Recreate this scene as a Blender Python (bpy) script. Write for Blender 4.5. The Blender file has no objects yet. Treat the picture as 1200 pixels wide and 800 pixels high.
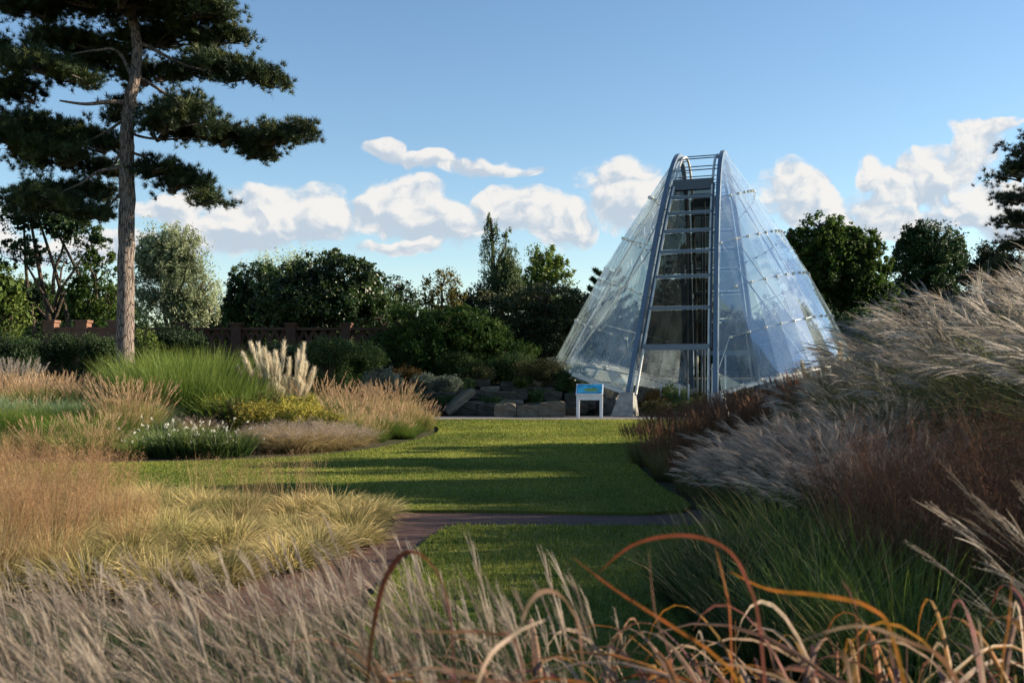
import bpy, bmesh, math, random
import numpy as np
from mathutils import Vector, Matrix
R_ = math.radians
rs = np.random.default_rng(7); random.seed(7)
SC = bpy.context.scene; COL = SC.collection
PI = math.pi
# ------------------------------------------------------------------ camera, sky, sun, exposure
H, HY, F = 1.55, 438.0, 1200.0
cd = bpy.data.cameras.new('camera'); cam = bpy.data.objects.new('camera', cd); COL.objects.link(cam)
cam.location = (0, 0, H); cam.rotation_euler = (PI/2, 0, 0)
cd.sensor_width = 36; cd.lens = 36; cd.shift_y = (HY-400)/1200; cd.clip_start = .05; cd.clip_end = 2500
cd.dof.use_dof = True; cd.dof.focus_distance = 32; cd.dof.aperture_fstop = 5.0
SC.camera = cam
EL, AZ = R_(22), R_(9)          # sun: elevation; azimuth from +X towards +Y
sv = Vector((math.cos(EL)*math.cos(AZ), math.cos(EL)*math.sin(AZ), math.sin(EL)))
sl = bpy.data.lights.new('sun', 'SUN'); sl.energy = 5.0; sl.angle = R_(.5); sl.color = (1, .85, .65)
so = bpy.data.objects.new('sun', sl); COL.objects.link(so); so.rotation_euler = sv.to_track_quat('Z', 'Y').to_euler(); so.location = (30, 5, 20)
SC.view_settings.view_transform = 'Standard'; SC.view_settings.look = 'None'; SC.view_settings.exposure = 1.3
SC.view_settings.gamma = 1; SC.view_settings.use_curve_mapping = False
SC.render.engine = 'CYCLES'
cy = SC.cycles; cy.max_bounces = 7; cy.diffuse_bounces = 2; cy.glossy_bounces = 2; cy.transmission_bounces = 3; cy.transparent_max_bounces = 14
cy.caustics_reflective = False; cy.caustics_refractive = False; cy.use_adaptive_sampling = True; cy.adaptive_threshold = .02; cy.use_denoising = True
SKY_STR = .074
W = bpy.data.worlds.new('World'); SC.world = W; W.use_nodes = True

class NB:
    "tiny node-graph helper"
    def __init__(s, nt): s.nt = nt; nt.nodes.clear()
    def n(s, t, **k):
        x = s.nt.nodes.new(t)
        for a, v in k.items(): setattr(x, a, v)
        return x
    def l(s, a, b): s.nt.links.new(a, b)
    def set(s, sock, v):
        if hasattr(v, 'is_output'): s.l(v, sock)
        else: sock.default_value = v
    def m(s, op, a, b=0.0, c=0.0, clamp=False):
        x = s.n('ShaderNodeMath', operation=op, use_clamp=clamp)
        s.set(x.inputs[0], a); s.set(x.inputs[1], b)
        if op in ('MULTIPLY_ADD', 'SMOOTH_MIN', 'SMOOTH_MAX'): s.set(x.inputs[2], c)
        return x.outputs[0]
    def mr(s, v, a, b, c=0., d=1., smooth=True):
        x = s.n('ShaderNodeMapRange'); x.interpolation_type = 'SMOOTHSTEP' if smooth else 'LINEAR'
        s.set(x.inputs['Value'], v)
        for k, q in zip(('From Min', 'From Max', 'To Min', 'To Max'), (a, b, c, d)): s.set(x.inputs[k], q)
        return x.outputs['Result']
    def mix(s, f, a, b, blend='MIX'):
        x = s.n('ShaderNodeMix', data_type='RGBA', blend_type=blend); s.set(x.inputs[0], f); s.set(x.inputs[6], a); s.set(x.inputs[7], b)
        return x.outputs[2]
    def noise(s, vec, scale, detail=4, rough=.55, out=0, dim='3D'):
        x = s.n('ShaderNodeTexNoise', noise_dimensions=dim)
        if vec is not None: s.l(vec, x.inputs['Vector'])
        x.inputs['Scale'].default_value = scale; x.inputs['Detail'].default_value = detail; x.inputs['Roughness'].default_value = rough
        return x.outputs[out]
    def ramp(s, f, stops):
        x = s.n('ShaderNodeValToRGB'); e = x.color_ramp.elements
        while len(e) < len(stops): e.new(.5)
        for el, (p, c) in zip(e, stops): el.position = p; el.color = (*c, 1)
        s.l(f, x.inputs[0]); return x.outputs[0]

# clouds: a density in the direction of view (azimuth, elevation), lit by comparing with the density a little towards the light
BLOBS = [(215,248,48,17),(300,256,62,30),(365,256,50,26),(262,276,62,20),(180,245,22,14),
 (448,183,24,10),(560,194,64,8),(500,190,40,6),
 (468,240,50,28),(520,262,60,24),(600,244,48,22),(652,260,38,24),(470,288,52,9),(430,240,24,14),
 (722,218,52,26),(742,244,38,22),(765,262,26,12),
 (918,222,38,24),(950,240,40,20),(1000,248,56,20),(1027,205,18,18),(1078,222,58,30),(1142,178,34,24),(1112,202,40,26),(1150,150,36,11),
 (1052,258,90,16),(1168,250,60,28),(1200,262,70,24),(-60,262,90,30),(80,290,110,14)]
def build_world():
    b = NB(W.node_tree)
    sky = b.n('ShaderNodeTexSky', sky_type='NISHITA', sun_disc=False, sun_elevation=EL, sun_rotation=PI/2-AZ, air_density=1.0, dust_density=.15, ozone_density=1.3)
    tc = b.n('ShaderNodeTexCoord'); s = b.n('ShaderNodeSeparateXYZ'); b.l(tc.outputs['Generated'], s.inputs[0])
    y = b.m('MAXIMUM', s.outputs[1], .08); U = b.m('DIVIDE', s.outputs[0], y); V = b.m('DIVIDE', s.outputs[2], y)
    cmb = b.n('ShaderNodeCombineXYZ'); b.l(U, cmb.inputs[0]); b.l(b.m('MULTIPLY', V, 1.25), cmb.inputs[1])
    wr = b.noise(cmb.outputs[0], 11, 3, .6, 1, '2D'); sp = b.n('ShaderNodeSeparateXYZ'); b.l(wr, sp.inputs[0])
    u2 = b.m('MULTIPLY_ADD', b.m('SUBTRACT', sp.outputs[0], .5), .06, U); v2 = b.m('MULTIPLY_ADD', b.m('SUBTRACT', sp.outputs[1], .5), .04, V)
    acc = None; shd = None
    for px, py, rx, ry in BLOBS:
        cu, cw = (px-600)/F, (HY-py)/F; fu, fv = F/rx/1.32, F/ry/1.5
        a = b.m('MULTIPLY_ADD', u2, fu, -cu*fu); c = b.m('MULTIPLY_ADD', v2, fv, -cw*fv)
        e = b.m('SUBTRACT', 1.0, b.m('MULTIPLY_ADD', a, a, b.m('MULTIPLY', c, c)), clamp=True)
        acc = e if acc is None else b.m('MAXIMUM', acc, e)
        h = b.m('MULTIPLY', e, c); shd = h if shd is None else b.m('ADD', shd, h)
    def puff(vec, det):
        vo = b.n('ShaderNodeTexVoronoi', feature='F1', voronoi_dimensions='2D'); b.l(vec, vo.inputs['Vector']); vo.inputs['Scale'].default_value = 22; vo.inputs['Scale'].default_value = 22
        vo.inputs['Detail'].default_value = 1; vo.inputs['Roughness'].default_value = .5; vo.inputs['Lacunarity'].default_value = 2.3
        return b.m('MULTIPLY_ADD', b.noise(vec, 26, det, .68, 0, '2D'), .85, b.m('MULTIPLY', b.m('SUBTRACT', .80, vo.outputs['Distance']), .46))
    wv = b.n('ShaderNodeVectorMath', operation='MULTIPLY_ADD'); b.l(wr, wv.inputs[0]); wv.inputs[1].default_value = (.05, .05, 0); b.l(cmb.outputs[0], wv.inputs[2]); W_ = wv.outputs[0]
    n = puff(W_, 7)
    of = b.n('ShaderNodeVectorMath', operation='ADD'); b.l(W_, of.inputs[0]); of.inputs[1].default_value = (.008, .010, 0); n1 = puff(of.outputs[0], 6)
    d = b.m('MULTIPLY_ADD', b.m('SUBTRACT', n, .5), b.mr(acc, 0, .25, 0, 2.0), b.m('MULTIPLY', acc, 1.35))
    cov = b.m('MULTIPLY', b.mr(d, .05, .85), b.mr(s.outputs[1], .1, .3))
    l = b.m('MULTIPLY_ADD', b.m('SUBTRACT', n, n1), 2.2, b.m('MULTIPLY', shd, .75)); light = b.m('ADD', b.mr(l, -.48, .42), 0)
    ccol = b.mix(light, (3.0, 3.45, 4.0, 1), (5.1, 4.95, 4.75, 1))
    hs = b.n('ShaderNodeHueSaturation'); hs.inputs['Saturation'].default_value = 1.14; b.l(sky.outputs[0], hs.inputs['Color'])
    col = b.mix(b.m('MULTIPLY', cov, .95), hs.outputs[0], ccol)
    bg = b.n('ShaderNodeBackground'); b.l(col, bg.inputs[0]); bg.inputs[1].default_value = SKY_STR
    out = b.n('ShaderNodeOutputWorld'); b.l(bg.outputs[0], out.inputs[0])
build_world()

# ------------------------------------------------------------------ helpers
def X(px, Y): return (px-600)*Y/F
def Z(py, Y): return H + (HY-py)*Y/F
def ss(v, a, b):
    t = np.clip((v-a)/(b-a), 0, 1); return t*t*(3-2*t)
def gz(x, y):
    x = np.asarray(x, float); y = np.asarray(y, float)
    z = .40*ss(x, 3.0, 6.2)*ss(y, 3.5, 6.5)*(1-ss(y, 16, 22))
    z = z + .25*ss(-x, 5.5, 9)*ss(y, 18.5, 24)*(1-ss(y, 30, 34))
    z = z + 1.25*ss(y, 37.8, 44)*(1-ss(x, -.6, 2.6))
    z = z + 1.25*ss(y, 52, 60)*ss(x, -.6, 2.6)
    return z
def g1(x, y): return float(gz(x, y))
def props(o, label=None, cat=None, group=None, kind=None):
    if label: o['label'] = label
    if cat: o['category'] = cat
    if group: o['group'] = group
    if kind: o['kind'] = kind
    return o
def thing(name, label, cat, loc=(0,0,0), rz=0, group=None, scale=1):
    o = bpy.data.objects.new(name, None); COL.objects.link(o); o.empty_display_size = .2
    o.location = loc; o.rotation_euler = (0,0,rz); o.scale = (scale,)*3 if not hasattr(scale, '__len__') else scale
    return props(o, label, cat, group, 'thing')
def part(name, me, parent=None, mat=None):
    o = bpy.data.objects.new(name, me); COL.objects.link(o)
    if mat and not me.materials: me.materials.append(mat)
    if parent: o.parent = parent
    return o
class MB:
    def __init__(s): s.v = []; s.f3 = []; s.f4 = []; s.c = []; s.n = 0
    def add(s, v, f, c):
        v = np.asarray(v, np.float32).reshape(-1, 3); f = np.asarray(f, np.int64)
        s.v.append(v); (s.f3 if f.shape[1] == 3 else s.f4).append(f+s.n)
        s.c.append(np.broadcast_to(np.asarray(c, np.float32).ravel(), (len(v),)) if np.size(c) in (1, len(v)) else None); s.n += len(v)
    def mesh(s, name, mat=None, smooth=False):
        me = bpy.data.meshes.new(name); v = np.concatenate(s.v)
        f3 = np.concatenate(s.f3) if s.f3 else np.zeros((0,3), np.int64); f4 = np.concatenate(s.f4) if s.f4 else np.zeros((0,4), np.int64)
        me.vertices.add(len(v)); me.vertices.foreach_set('co', v.ravel())
        li = np.concatenate([f3.ravel(), f4.ravel()]); me.loops.add(len(li)); me.loops.foreach_set('vertex_index', li.astype(np.int32))
        st = np.concatenate([np.arange(len(f3))*3, len(f3)*3+np.arange(len(f4))*4]).astype(np.int32)
        me.polygons.add(len(st)); me.polygons.foreach_set('loop_start', st)
        me.polygons.foreach_set('use_smooth', np.full(len(st), smooth))
        a = me.attributes.new('c', 'FLOAT', 'POINT'); a.data.foreach_set('value', np.concatenate(s.c))
        me.update(calc_edges=True)
        if mat: me.materials.append(mat)
        return me
def unit(v): return v/np.maximum(np.linalg.norm(v, axis=-1, keepdims=True), 1e-9)
def rdir(n, rng=rs): return unit(rng.normal(size=(n,3)))

def paths(B, az, th0, th1, L, seg=4, q=1.4):
    n = len(B); t = (np.arange(seg)+.5)/seg
    th = th0[:,None] + (th1-th0)[:,None]*t[None]**q
    d = np.stack([np.sin(th)*np.cos(az)[:,None], np.sin(th)*np.sin(az)[:,None], np.cos(th)], -1)
    p = np.concatenate([B[:,None], B[:,None]+np.cumsum(d*(L[:,None,None]/seg), 1)], 1)
    return p, d
def ribbon(mb, P, az, Wd, roll=None, c0=None, tmax=1., tmin=0., base=.6, crease=0., bulge=1.5):
    "strips along paths P (n,s+1,3)"
    n, s1, _ = P.shape; t = np.linspace(0, 1, s1)
    side = np.stack([-np.sin(az), np.cos(az), 0*az], -1)[:,None].repeat(s1, 1)
    tan = unit(np.gradient(P, axis=1))
    if roll is not None:
        nrm = np.cross(tan, side); side = side*np.cos(roll)[:,None,None] + nrm*np.sin(roll)[:,None,None]
    w = (base+(1-base)*np.minimum(t*4, 1))*np.clip(1-t**(2*bulge), .04, 1)
    hw = (Wd[:,None]*w[None]*.5)[...,None]
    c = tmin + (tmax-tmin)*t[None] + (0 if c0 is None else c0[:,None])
    c = np.broadcast_to(c, (n, s1))
    if crease:
        nr = np.cross(tan, side); mid = P + nr*hw*crease
        V = np.stack([P-side*hw, mid, P+side*hw], 2); k = 3
    else: V = np.stack([P-side*hw, P+side*hw], 2); k = 2
    idx = np.arange(n*s1*k).reshape(n, s1, k); fs = []
    for j in range(k-1): fs.append(np.stack([idx[:,:-1,j], idx[:,:-1,j+1], idx[:,1:,j+1], idx[:,1:,j]], -1).reshape(-1,4))
    mb.add(V, np.concatenate(fs), np.repeat(np.clip(c, 0, 1)[:,:,None], k, 2).ravel())
def slivers(mb, P, D, L, Wd, c):
    "thin triangles from P along D"
    n = len(P); s = unit(np.cross(D, rdir(n)))*(Wd*.5)[:,None]
    V = np.stack([P-s, P+s, P+D*L[:,None]], 1); mb.add(V, np.arange(n*3).reshape(n,3), np.repeat(c, 3))
def sample(P, D, i, t):
    s = D.shape[1]; x = np.clip(t, 0, .9999)*s; k = x.astype(int); f = (x-k)[:,None]
    return P[i,k]*(1-f)+P[i,k+1]*f, D[i,k]
def leaves(mb, C, out, size, c, aspect=.55, outb=.7, up=.15):
    n = len(C); nr = unit(rdir(n) + out*outb + np.array([0,0,up]))
    t = unit(np.cross(nr, rdir(n))); s = np.cross(nr, t); L = (size*rs.uniform(.6, 1.25, n)*.5)[:,None]
    V = np.stack([C-t*L, C+s*L*aspect-t*L*.1, C+t*L, C-s*L*aspect-t*L*.1], 1)
    mb.add(V, np.arange(n*4).reshape(n,4), np.repeat(np.clip(c,0,1), 4))
def tube(mb, pts, rad, sides=8, c=.5):
    P = np.asarray(pts, float); rad = np.asarray(rad, float); n = len(P); T = unit(np.gradient(P, axis=0))
    up = np.array([0,0,1.]) if abs(T[0][2]) < .9 else np.array([1.,0,0]); vs = []
    for i in range(n):
        a = unit(np.cross(T[i], up)); up = np.cross(a, T[i]); b = up
        ang = np.arange(sides)*2*PI/sides; vs.append(P[i] + rad[i]*(np.cos(ang)[:,None]*a+np.sin(ang)[:,None]*b))
    idx = np.arange(n*sides).reshape(n, sides); j = np.roll(idx, -1, 1)
    mb.add(np.concatenate(vs), np.stack([idx[:-1], j[:-1], j[1:], idx[1:]], -1).reshape(-1,4), c)
    mb.add(np.concatenate([vs[-1], P[-1:]+T[-1]*rad[-1]*.5]), [[k, (k+1)%sides, sides] for k in range(sides)], c)
def smoothpath(pts, k=4):
    P = np.asarray(pts, float); n = len(P); out = []
    for i in range(n-1):
        a, b, c, d = P[max(i-1,0)], P[i], P[i+1], P[min(i+2,n-1)]
        for t in np.arange(k)/k: out.append(.5*((2*b)+(c-a)*t+(2*a-5*b+4*c-d)*t*t+(3*b-a-3*c+d)*t**3))
    out.append(P[-1]); return np.array(out)
def box(mb, c, s, ax=None, col=.5):
    c = np.asarray(c, float); A = np.eye(3) if ax is None else np.asarray(ax, float)
    k = np.array([[x,y,z] for x in (-1,1) for y in (-1,1) for z in (-1,1)])*np.asarray(s)/2
    mb.add(c+k@A, [[0,1,3,2],[4,6,7,5],[0,4,5,1],[2,3,7,6],[0,2,6,4],[1,5,7,3]], col)
def bar(mb, a, b, w, h, up=(0,0,1), col=.5):
    a, b = np.asarray(a, float), np.asarray(b, float); d = b-a; L = np.linalg.norm(d); d = d/L
    s = unit(np.cross(np.asarray(up, float), d)); u = np.cross(d, s); box(mb, (a+b)/2, (L, w, h), np.stack([d, s, u]), col)
def inpoly(x, y, poly):
    r = np.zeros(len(x), bool); P = np.asarray(poly); n = len(P)
    for i in range(n):
        (x1,y1),(x2,y2) = P[i], P[(i+1)%n]
        cnd = ((y1 > y) != (y2 > y)) & (x < (x2-x1)*(y-y1)/((y2-y1) if y2 != y1 else 1e-9)+x1); r ^= cnd
    return r

# ------------------------------------------------------------------ materials
def newmat(name):
    m = bpy.data.materials.new(name); m.use_nodes = True; return m, NB(m.node_tree)
def finish(b, sh): o = b.n('ShaderNodeOutputMaterial'); b.l(sh, o.inputs[0])
def princ(b, col, rough=.6, spec=.3, metal=0., bump=None, bstr=.3, bdist=.02):
    p = b.n('ShaderNodeBsdfPrincipled'); b.set(p.inputs['Base Color'], col); b.set(p.inputs['Roughness'], rough)
    p.inputs['Specular IOR Level'].default_value = spec; p.inputs['Metallic'].default_value = metal
    if bump is not None:
        x = b.n('ShaderNodeBump'); x.inputs['Strength'].default_value = bstr; x.inputs['Distance'].default_value = bdist
        b.l(bump, x.inputs['Height']); b.l(x.outputs[0], p.inputs['Normal'])
    return p.outputs[0]
def leafmat(name, stops, trans=.35, rough=.6, spec=.18, var=.25, patch=0.):
    m, b = newmat(name); a = b.n('ShaderNodeAttribute', attribute_name='c'); col = b.ramp(a.outputs['Fac'], stops)
    oi = b.n('ShaderNodeObjectInfo'); val = b.mr(oi.outputs['Random'], 0, 1, 1-var, 1+var, False)
    hs = b.n('ShaderNodeHueSaturation'); b.l(col, hs.inputs['Color']); b.l(val, hs.inputs['Value']); col = hs.outputs[0]
    if patch:
        tc = b.n('ShaderNodeTexCoord'); nz = b.noise(tc.outputs['Object'], patch, 2)
        hs2 = b.n('ShaderNodeHueSaturation'); b.l(col, hs2.inputs['Color']); b.l(b.mr(nz, .3, .7, .65, 1.4), hs2.inputs['Value']); b.l(b.mr(nz, .3, .7, .515, .49), hs2.inputs['Hue']); col = hs2.outputs[0]
    p = princ(b, col, rough, spec); t = b.n('ShaderNodeBsdfTranslucent'); b.l(col, t.inputs[0])
    mx = b.n('ShaderNodeMixShader'); mx.inputs[0].default_value = trans; b.l(p, mx.inputs[1]); b.l(t.outputs[0], mx.inputs[2]); finish(b, mx.outputs[0]); return m
def ramp3(a, b, c): return [(0, a), (.5, b), (1, c)]
MT = {}
MT['broad'] = leafmat('broadleaf_foliage', ramp3((.02,.045,.010),(.05,.095,.018),(.125,.165,.03)), trans=.45, patch=.25)
MT['dark'] = leafmat('dark_foliage', ramp3((.010,.026,.010),(.022,.05,.014),(.055,.088,.022)), trans=.3, spec=.3, patch=.3)
MT['glossy'] = leafmat('glossy_evergreen_foliage', ramp3((.012,.03,.010),(.03,.062,.016),(.09,.12,.028)), trans=.32, rough=.42, spec=.45, patch=.3)
MT['willow'] = leafmat('silver_foliage', ramp3((.16,.20,.10),(.30,.35,.19),(.44,.48,.30)), patch=.3)
MT['poplar'] = leafmat('poplar_foliage', ramp3((.04,.07,.03),(.09,.13,.055),(.17,.20,.10)), patch=.3)
MT['yellow'] = leafmat('yellowing_foliage', ramp3((.05,.075,.015),(.13,.13,.025),(.24,.17,.035)), patch=.35)
MT['lime'] = leafmat('light_green_foliage', ramp3((.05,.085,.015),(.10,.15,.03),(.19,.21,.05)), patch=.3)
MT['cedar'] = leafmat('cedar_foliage', ramp3((.012,.022,.010),(.03,.042,.018),(.075,.07,.03)), trans=.15, patch=.4)
MT['pine'] = leafmat('pine_needles', ramp3((.010,.022,.010),(.034,.055,.018),(.11,.115,.032)), trans=.12, rough=.5, spec=.3, patch=.5)
MT['shrubgreen'] = leafmat('shrub_foliage', ramp3((.03,.055,.018),(.07,.11,.03),(.13,.16,.05)), patch=.8)
MT['sage'] = leafmat('grey_sage_foliage', ramp3((.10,.12,.08),(.19,.20,.14),(.30,.30,.22)), patch=.8)
MT['rust'] = leafmat('rusty_foliage', ramp3((.05,.035,.012),(.12,.065,.02),(.20,.11,.035)), patch=.8)
MT['olive'] = leafmat('olive_foliage', ramp3((.05,.05,.02),(.11,.10,.035),(.19,.16,.06)), patch=.8)
MT['gold'] = leafmat('gold_foliage', ramp3((.12,.13,.02),(.32,.29,.05),(.55,.42,.10)))
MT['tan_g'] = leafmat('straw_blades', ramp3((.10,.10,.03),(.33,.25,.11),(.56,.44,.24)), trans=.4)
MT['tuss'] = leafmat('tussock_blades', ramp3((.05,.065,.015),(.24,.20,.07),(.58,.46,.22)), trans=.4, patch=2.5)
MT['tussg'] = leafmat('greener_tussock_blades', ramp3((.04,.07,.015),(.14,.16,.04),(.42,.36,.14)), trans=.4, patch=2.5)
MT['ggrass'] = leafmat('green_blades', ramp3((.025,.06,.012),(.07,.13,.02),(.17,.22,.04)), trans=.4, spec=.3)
MT['bgrass'] = leafmat('bluegreen_blades', ramp3((.03,.06,.03),(.08,.14,.07),(.20,.27,.14)), trans=.35, spec=.3)
MT['mgrass'] = leafmat('miscanthus_blades', ramp3((.04,.06,.02),(.09,.12,.035),(.20,.20,.09)), trans=.35, spec=.35)
MT['dgrass'] = leafmat('shade_dark_green_blades', ramp3((.008,.02,.007),(.022,.045,.013),(.06,.085,.025)), trans=.3, spec=.3)  # green blades with the shade they grow in put into the colour
MT['plume'] = leafmat('silver_plumes', ramp3((.13,.11,.085),(.34,.295,.245),(.68,.62,.54)), trans=.5, rough=.5)
MT['fplume'] = leafmat('silver_brown_plumes', ramp3((.085,.066,.047),(.24,.19,.145),(.60,.51,.41)), trans=.45, rough=.5)
MT['pinkplume'] = leafmat('pinkish_plumes', ramp3((.18,.13,.10),(.38,.30,.24),(.60,.51,.43)), trans=.5)
MT['pampas'] = leafmat('cream_plumes', ramp3((.48,.40,.27),(.72,.64,.48),(.86,.80,.66)), trans=.45)
MT['spike'] = leafmat('straw_spikes', ramp3((.26,.16,.08),(.48,.33,.19),(.68,.50,.32)), trans=.4)
MT['brown'] = leafmat('brown_seedheads', ramp3((.075,.036,.022),(.16,.078,.046),(.29,.16,.09)), trans=.35)
MT['russet'] = leafmat('russet_panicles', ramp3((.20,.11,.055),(.42,.26,.13),(.60,.42,.24)), trans=.4)
MT['white'] = leafmat('white_petals', ramp3((.5,.48,.38),(.75,.72,.6),(.85,.83,.74)), trans=.4)
MT['autumn'] = leafmat('autumn_blades', [(0,(.045,.05,.015)),(.2,(.12,.09,.02)),(.36,(.27,.12,.02)),(.50,(.19,.055,.022)),(.64,(.10,.042,.038)),(.80,(.17,.095,.055)),(1,(.40,.31,.22))], trans=.3, rough=.55, spec=.25, var=.1, patch=22)
def simple(name, col, rough=.6, spec=.3, metal=0., nscale=6., amt=.25, bstr=.3, bdist=.01):
    m, b = newmat(name); tc = b.n('ShaderNodeTexCoord'); n = b.noise(tc.outputs['Object'], nscale, 5)
    c = b.mix(b.mr(n, .25, .75), (*[x*(1-amt) for x in col], 1), (*[min(1, x*(1+amt)) for x in col], 1))
    finish(b, princ(b, c, rough, spec, metal, n, bstr, bdist)); return m
MT['steel'] = simple('painted_blue_grey_steel', (.105,.15,.21), .4, .5, 0, 1.2, .12, .05)
MT['dsteel'] = simple('dark_steel', (.05,.07,.10), .4, .5, 0, 1.2, .12, .05)
MT['lsteel'] = simple('pale_steel', (.62,.60,.55), .4, .5, .2, 3, .15, .05)
MT['seam'] = simple('glazing_sealant', (.22,.22,.20), .6, .3, 0, 3, .1, .05)
MT['concrete'] = simple('concrete', (.34,.32,.29), .85, .2, 0, 4, .3, .4, .02)
MT['whitewall'] = simple('white_render', (.72,.70,.66), .8, .2, 0, 2, .12, .2)
MT['whitepaint'] = simple('white_paint', (.74,.75,.76), .4, .4, 0, 3, .06, .05)
MT['darkstone'] = simple('dark_stone', (.12,.11,.10), .9, .2, 0, 3, .45, .6, .03)
MT['soil'] = simple('soil', (.05,.037,.026), .95, .1, 0, 9, .5, .9, .05)
def rockmat(name, col):
    m, b = newmat(name); tc = b.n('ShaderNodeTexCoord'); mp = b.n('ShaderNodeMapping'); mp.inputs['Scale'].default_value = (1,1,3.5); b.l(tc.outputs['Object'], mp.inputs[0])
    n = b.noise(mp.outputs[0], 3.2, 7, .65); n2 = b.noise(tc.outputs['Object'], 1.1, 3)
    c = b.ramp(b.m('MULTIPLY_ADD', n2, .4, b.m('MULTIPLY', n, .6)), [(.3, [x*.35 for x in col]), (.5, col), (.68, [x*1.5 for x in col])])
    g = b.n('ShaderNodeNewGeometry'); s = b.n('ShaderNodeSeparateXYZ'); b.l(g.outputs['Normal'], s.inputs[0])
    moss = b.m('MULTIPLY', b.mr(s.outputs[2], .55, .95), b.mr(n, .42, .56)); c = b.mix(b.m('MULTIPLY', moss, .7), c, (.06,.075,.025,1))
    finish(b, princ(b, c, .9, .2, 0, n, .8, .05)); return m
MT['rock'] = rockmat('sandstone', (.065,.056,.043)); MT['rocklight'] = rockmat('pale_sandstone', (.16,.13,.095))
def bark(name, a, c_, sc=9):
    m, b = newmat(name); tc = b.n('ShaderNodeTexCoord'); mp = b.n('ShaderNodeMapping'); mp.inputs['Scale'].default_value = (1,1,.16); b.l(tc.outputs['Object'], mp.inputs[0])
    v = b.n('ShaderNodeTexVoronoi', feature='DISTANCE_TO_EDGE'); b.l(mp.outputs[0], v.inputs['Vector']); v.inputs['Scale'].default_value = sc*1.1
    n = b.noise(mp.outputs[0], sc, 6, .7); n2 = b.noise(tc.outputs['Object'], .8, 3)
    h = b.m('ADD', b.mr(v.outputs['Distance'], 0, .12), n)
    c = b.ramp(b.m('MULTIPLY_ADD', n2, .35, b.m('MULTIPLY', h, .38)), [(.28, a), (.72, c_)])
    finish(b, princ(b, c, .9, .15, 0, h, 1, .07)); return m
MT['pinebark'] = bark('pine_bark', (.05,.044,.039), (.26,.21,.18), 15); MT['bark'] = bark('tree_bark', (.03,.022,.016), (.11,.085,.06))
def brickmat(name, c1, c2, mort, sc, bw=.225, rh=.075, side=True, mottle=.5):
    m, b = newmat(name); tc = b.n('ShaderNodeTexCoord'); s = b.n('ShaderNodeSeparateXYZ'); b.l(tc.outputs['Object'], s.inputs[0])
    c = b.n('ShaderNodeCombineXYZ'); b.l(s.outputs[0], c.inputs[0]); b.l(s.outputs[2 if side else 1], c.inputs[1])
    br = b.n('ShaderNodeTexBrick'); b.l(c.outputs[0], br.inputs[0]); br.inputs['Scale'].default_value = sc
    br.inputs['Color1'].default_value = (*c1,1); br.inputs['Color2'].default_value = (*c2,1); br.inputs['Mortar'].default_value = (*mort,1)
    br.inputs['Brick Width'].default_value = bw; br.inputs['Row Height'].default_value = rh; br.inputs['Mortar Size'].default_value = .007
    n = b.noise(tc.outputs['Object'], 1.6, 5, .65); col = b.mix(b.mr(n, .3, .7, 0, mottle), br.outputs['Color'], (*[x*.45 for x in c1],1))
    finish(b, princ(b, col, .85, .2, 0, br.outputs['Fac'], -.4, .01)); return m
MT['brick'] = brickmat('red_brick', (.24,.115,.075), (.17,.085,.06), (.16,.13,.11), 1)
MT['darkbrick'] = brickmat('shade_dark_brick', (.10,.05,.036), (.075,.042,.032), (.06,.05,.042), 1)  # red brick in a darker colour that carries the balustrade's shade
MT['pavebrick'] = brickmat('brick_paving', (.13,.066,.048), (.085,.05,.04), (.035,.03,.025), 1, .215, .105, False)
def groundmat():
    m, b = newmat('garden_ground'); tc = b.n('ShaderNodeTexCoord'); n = b.noise(tc.outputs['Object'], .5, 6, .65); n2 = b.noise(tc.outputs['Object'], 14, 4, .7)
    c = b.mix(b.mr(n, .4, .6), (.045,.034,.024,1), (.04,.05,.018,1)); c = b.mix(b.mr(n2, .45, .75), c, (.11,.085,.055,1))
    finish(b, princ(b, c, .95, .1, 0, n2, .9, .05)); return m
MT['ground'] = groundmat()
def lawnmat():
    m, b = newmat('mown_lawn'); tc = b.n('ShaderNodeTexCoord'); n = b.noise(tc.outputs['Object'], .33, 5, .6)
    mp = b.n('ShaderNodeMapping'); mp.inputs['Scale'].default_value = (.35,1.5,1); b.l(tc.outputs['Object'], mp.inputs[0]); n2 = b.noise(mp.outputs[0], 2.4, 5, .65)
    n3 = b.noise(tc.outputs['Object'], 42, 4, .7)
    w = b.n('ShaderNodeTexWave', bands_direction='Y'); b.l(tc.outputs['Object'], w.inputs[0]); w.inputs['Scale'].default_value = .42; w.inputs['Distortion'].default_value = 1.2
    c = b.mix(b.mr(n, .35, .65), (.12,.165,.02,1), (.215,.205,.04,1)); c = b.mix(b.mr(n2, .52, .74, 0, .75), c, (.25,.20,.075,1))
    c = b.mix(b.m('MULTIPLY', w.outputs['Fac'], .22), c, (.06,.115,.015,1)); c = b.mix(b.mr(n3, .35, .7, 0, .55), c, (.035,.065,.010,1))
    finish(b, princ(b, c, .9, .12, 0, n3, 1, .04)); return m
MT['lawn'] = lawnmat()
MT['asphalt'] = simple('grey_paving', (.17,.155,.145), .9, .2, 0, 30, .3, .4, .005)
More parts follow.
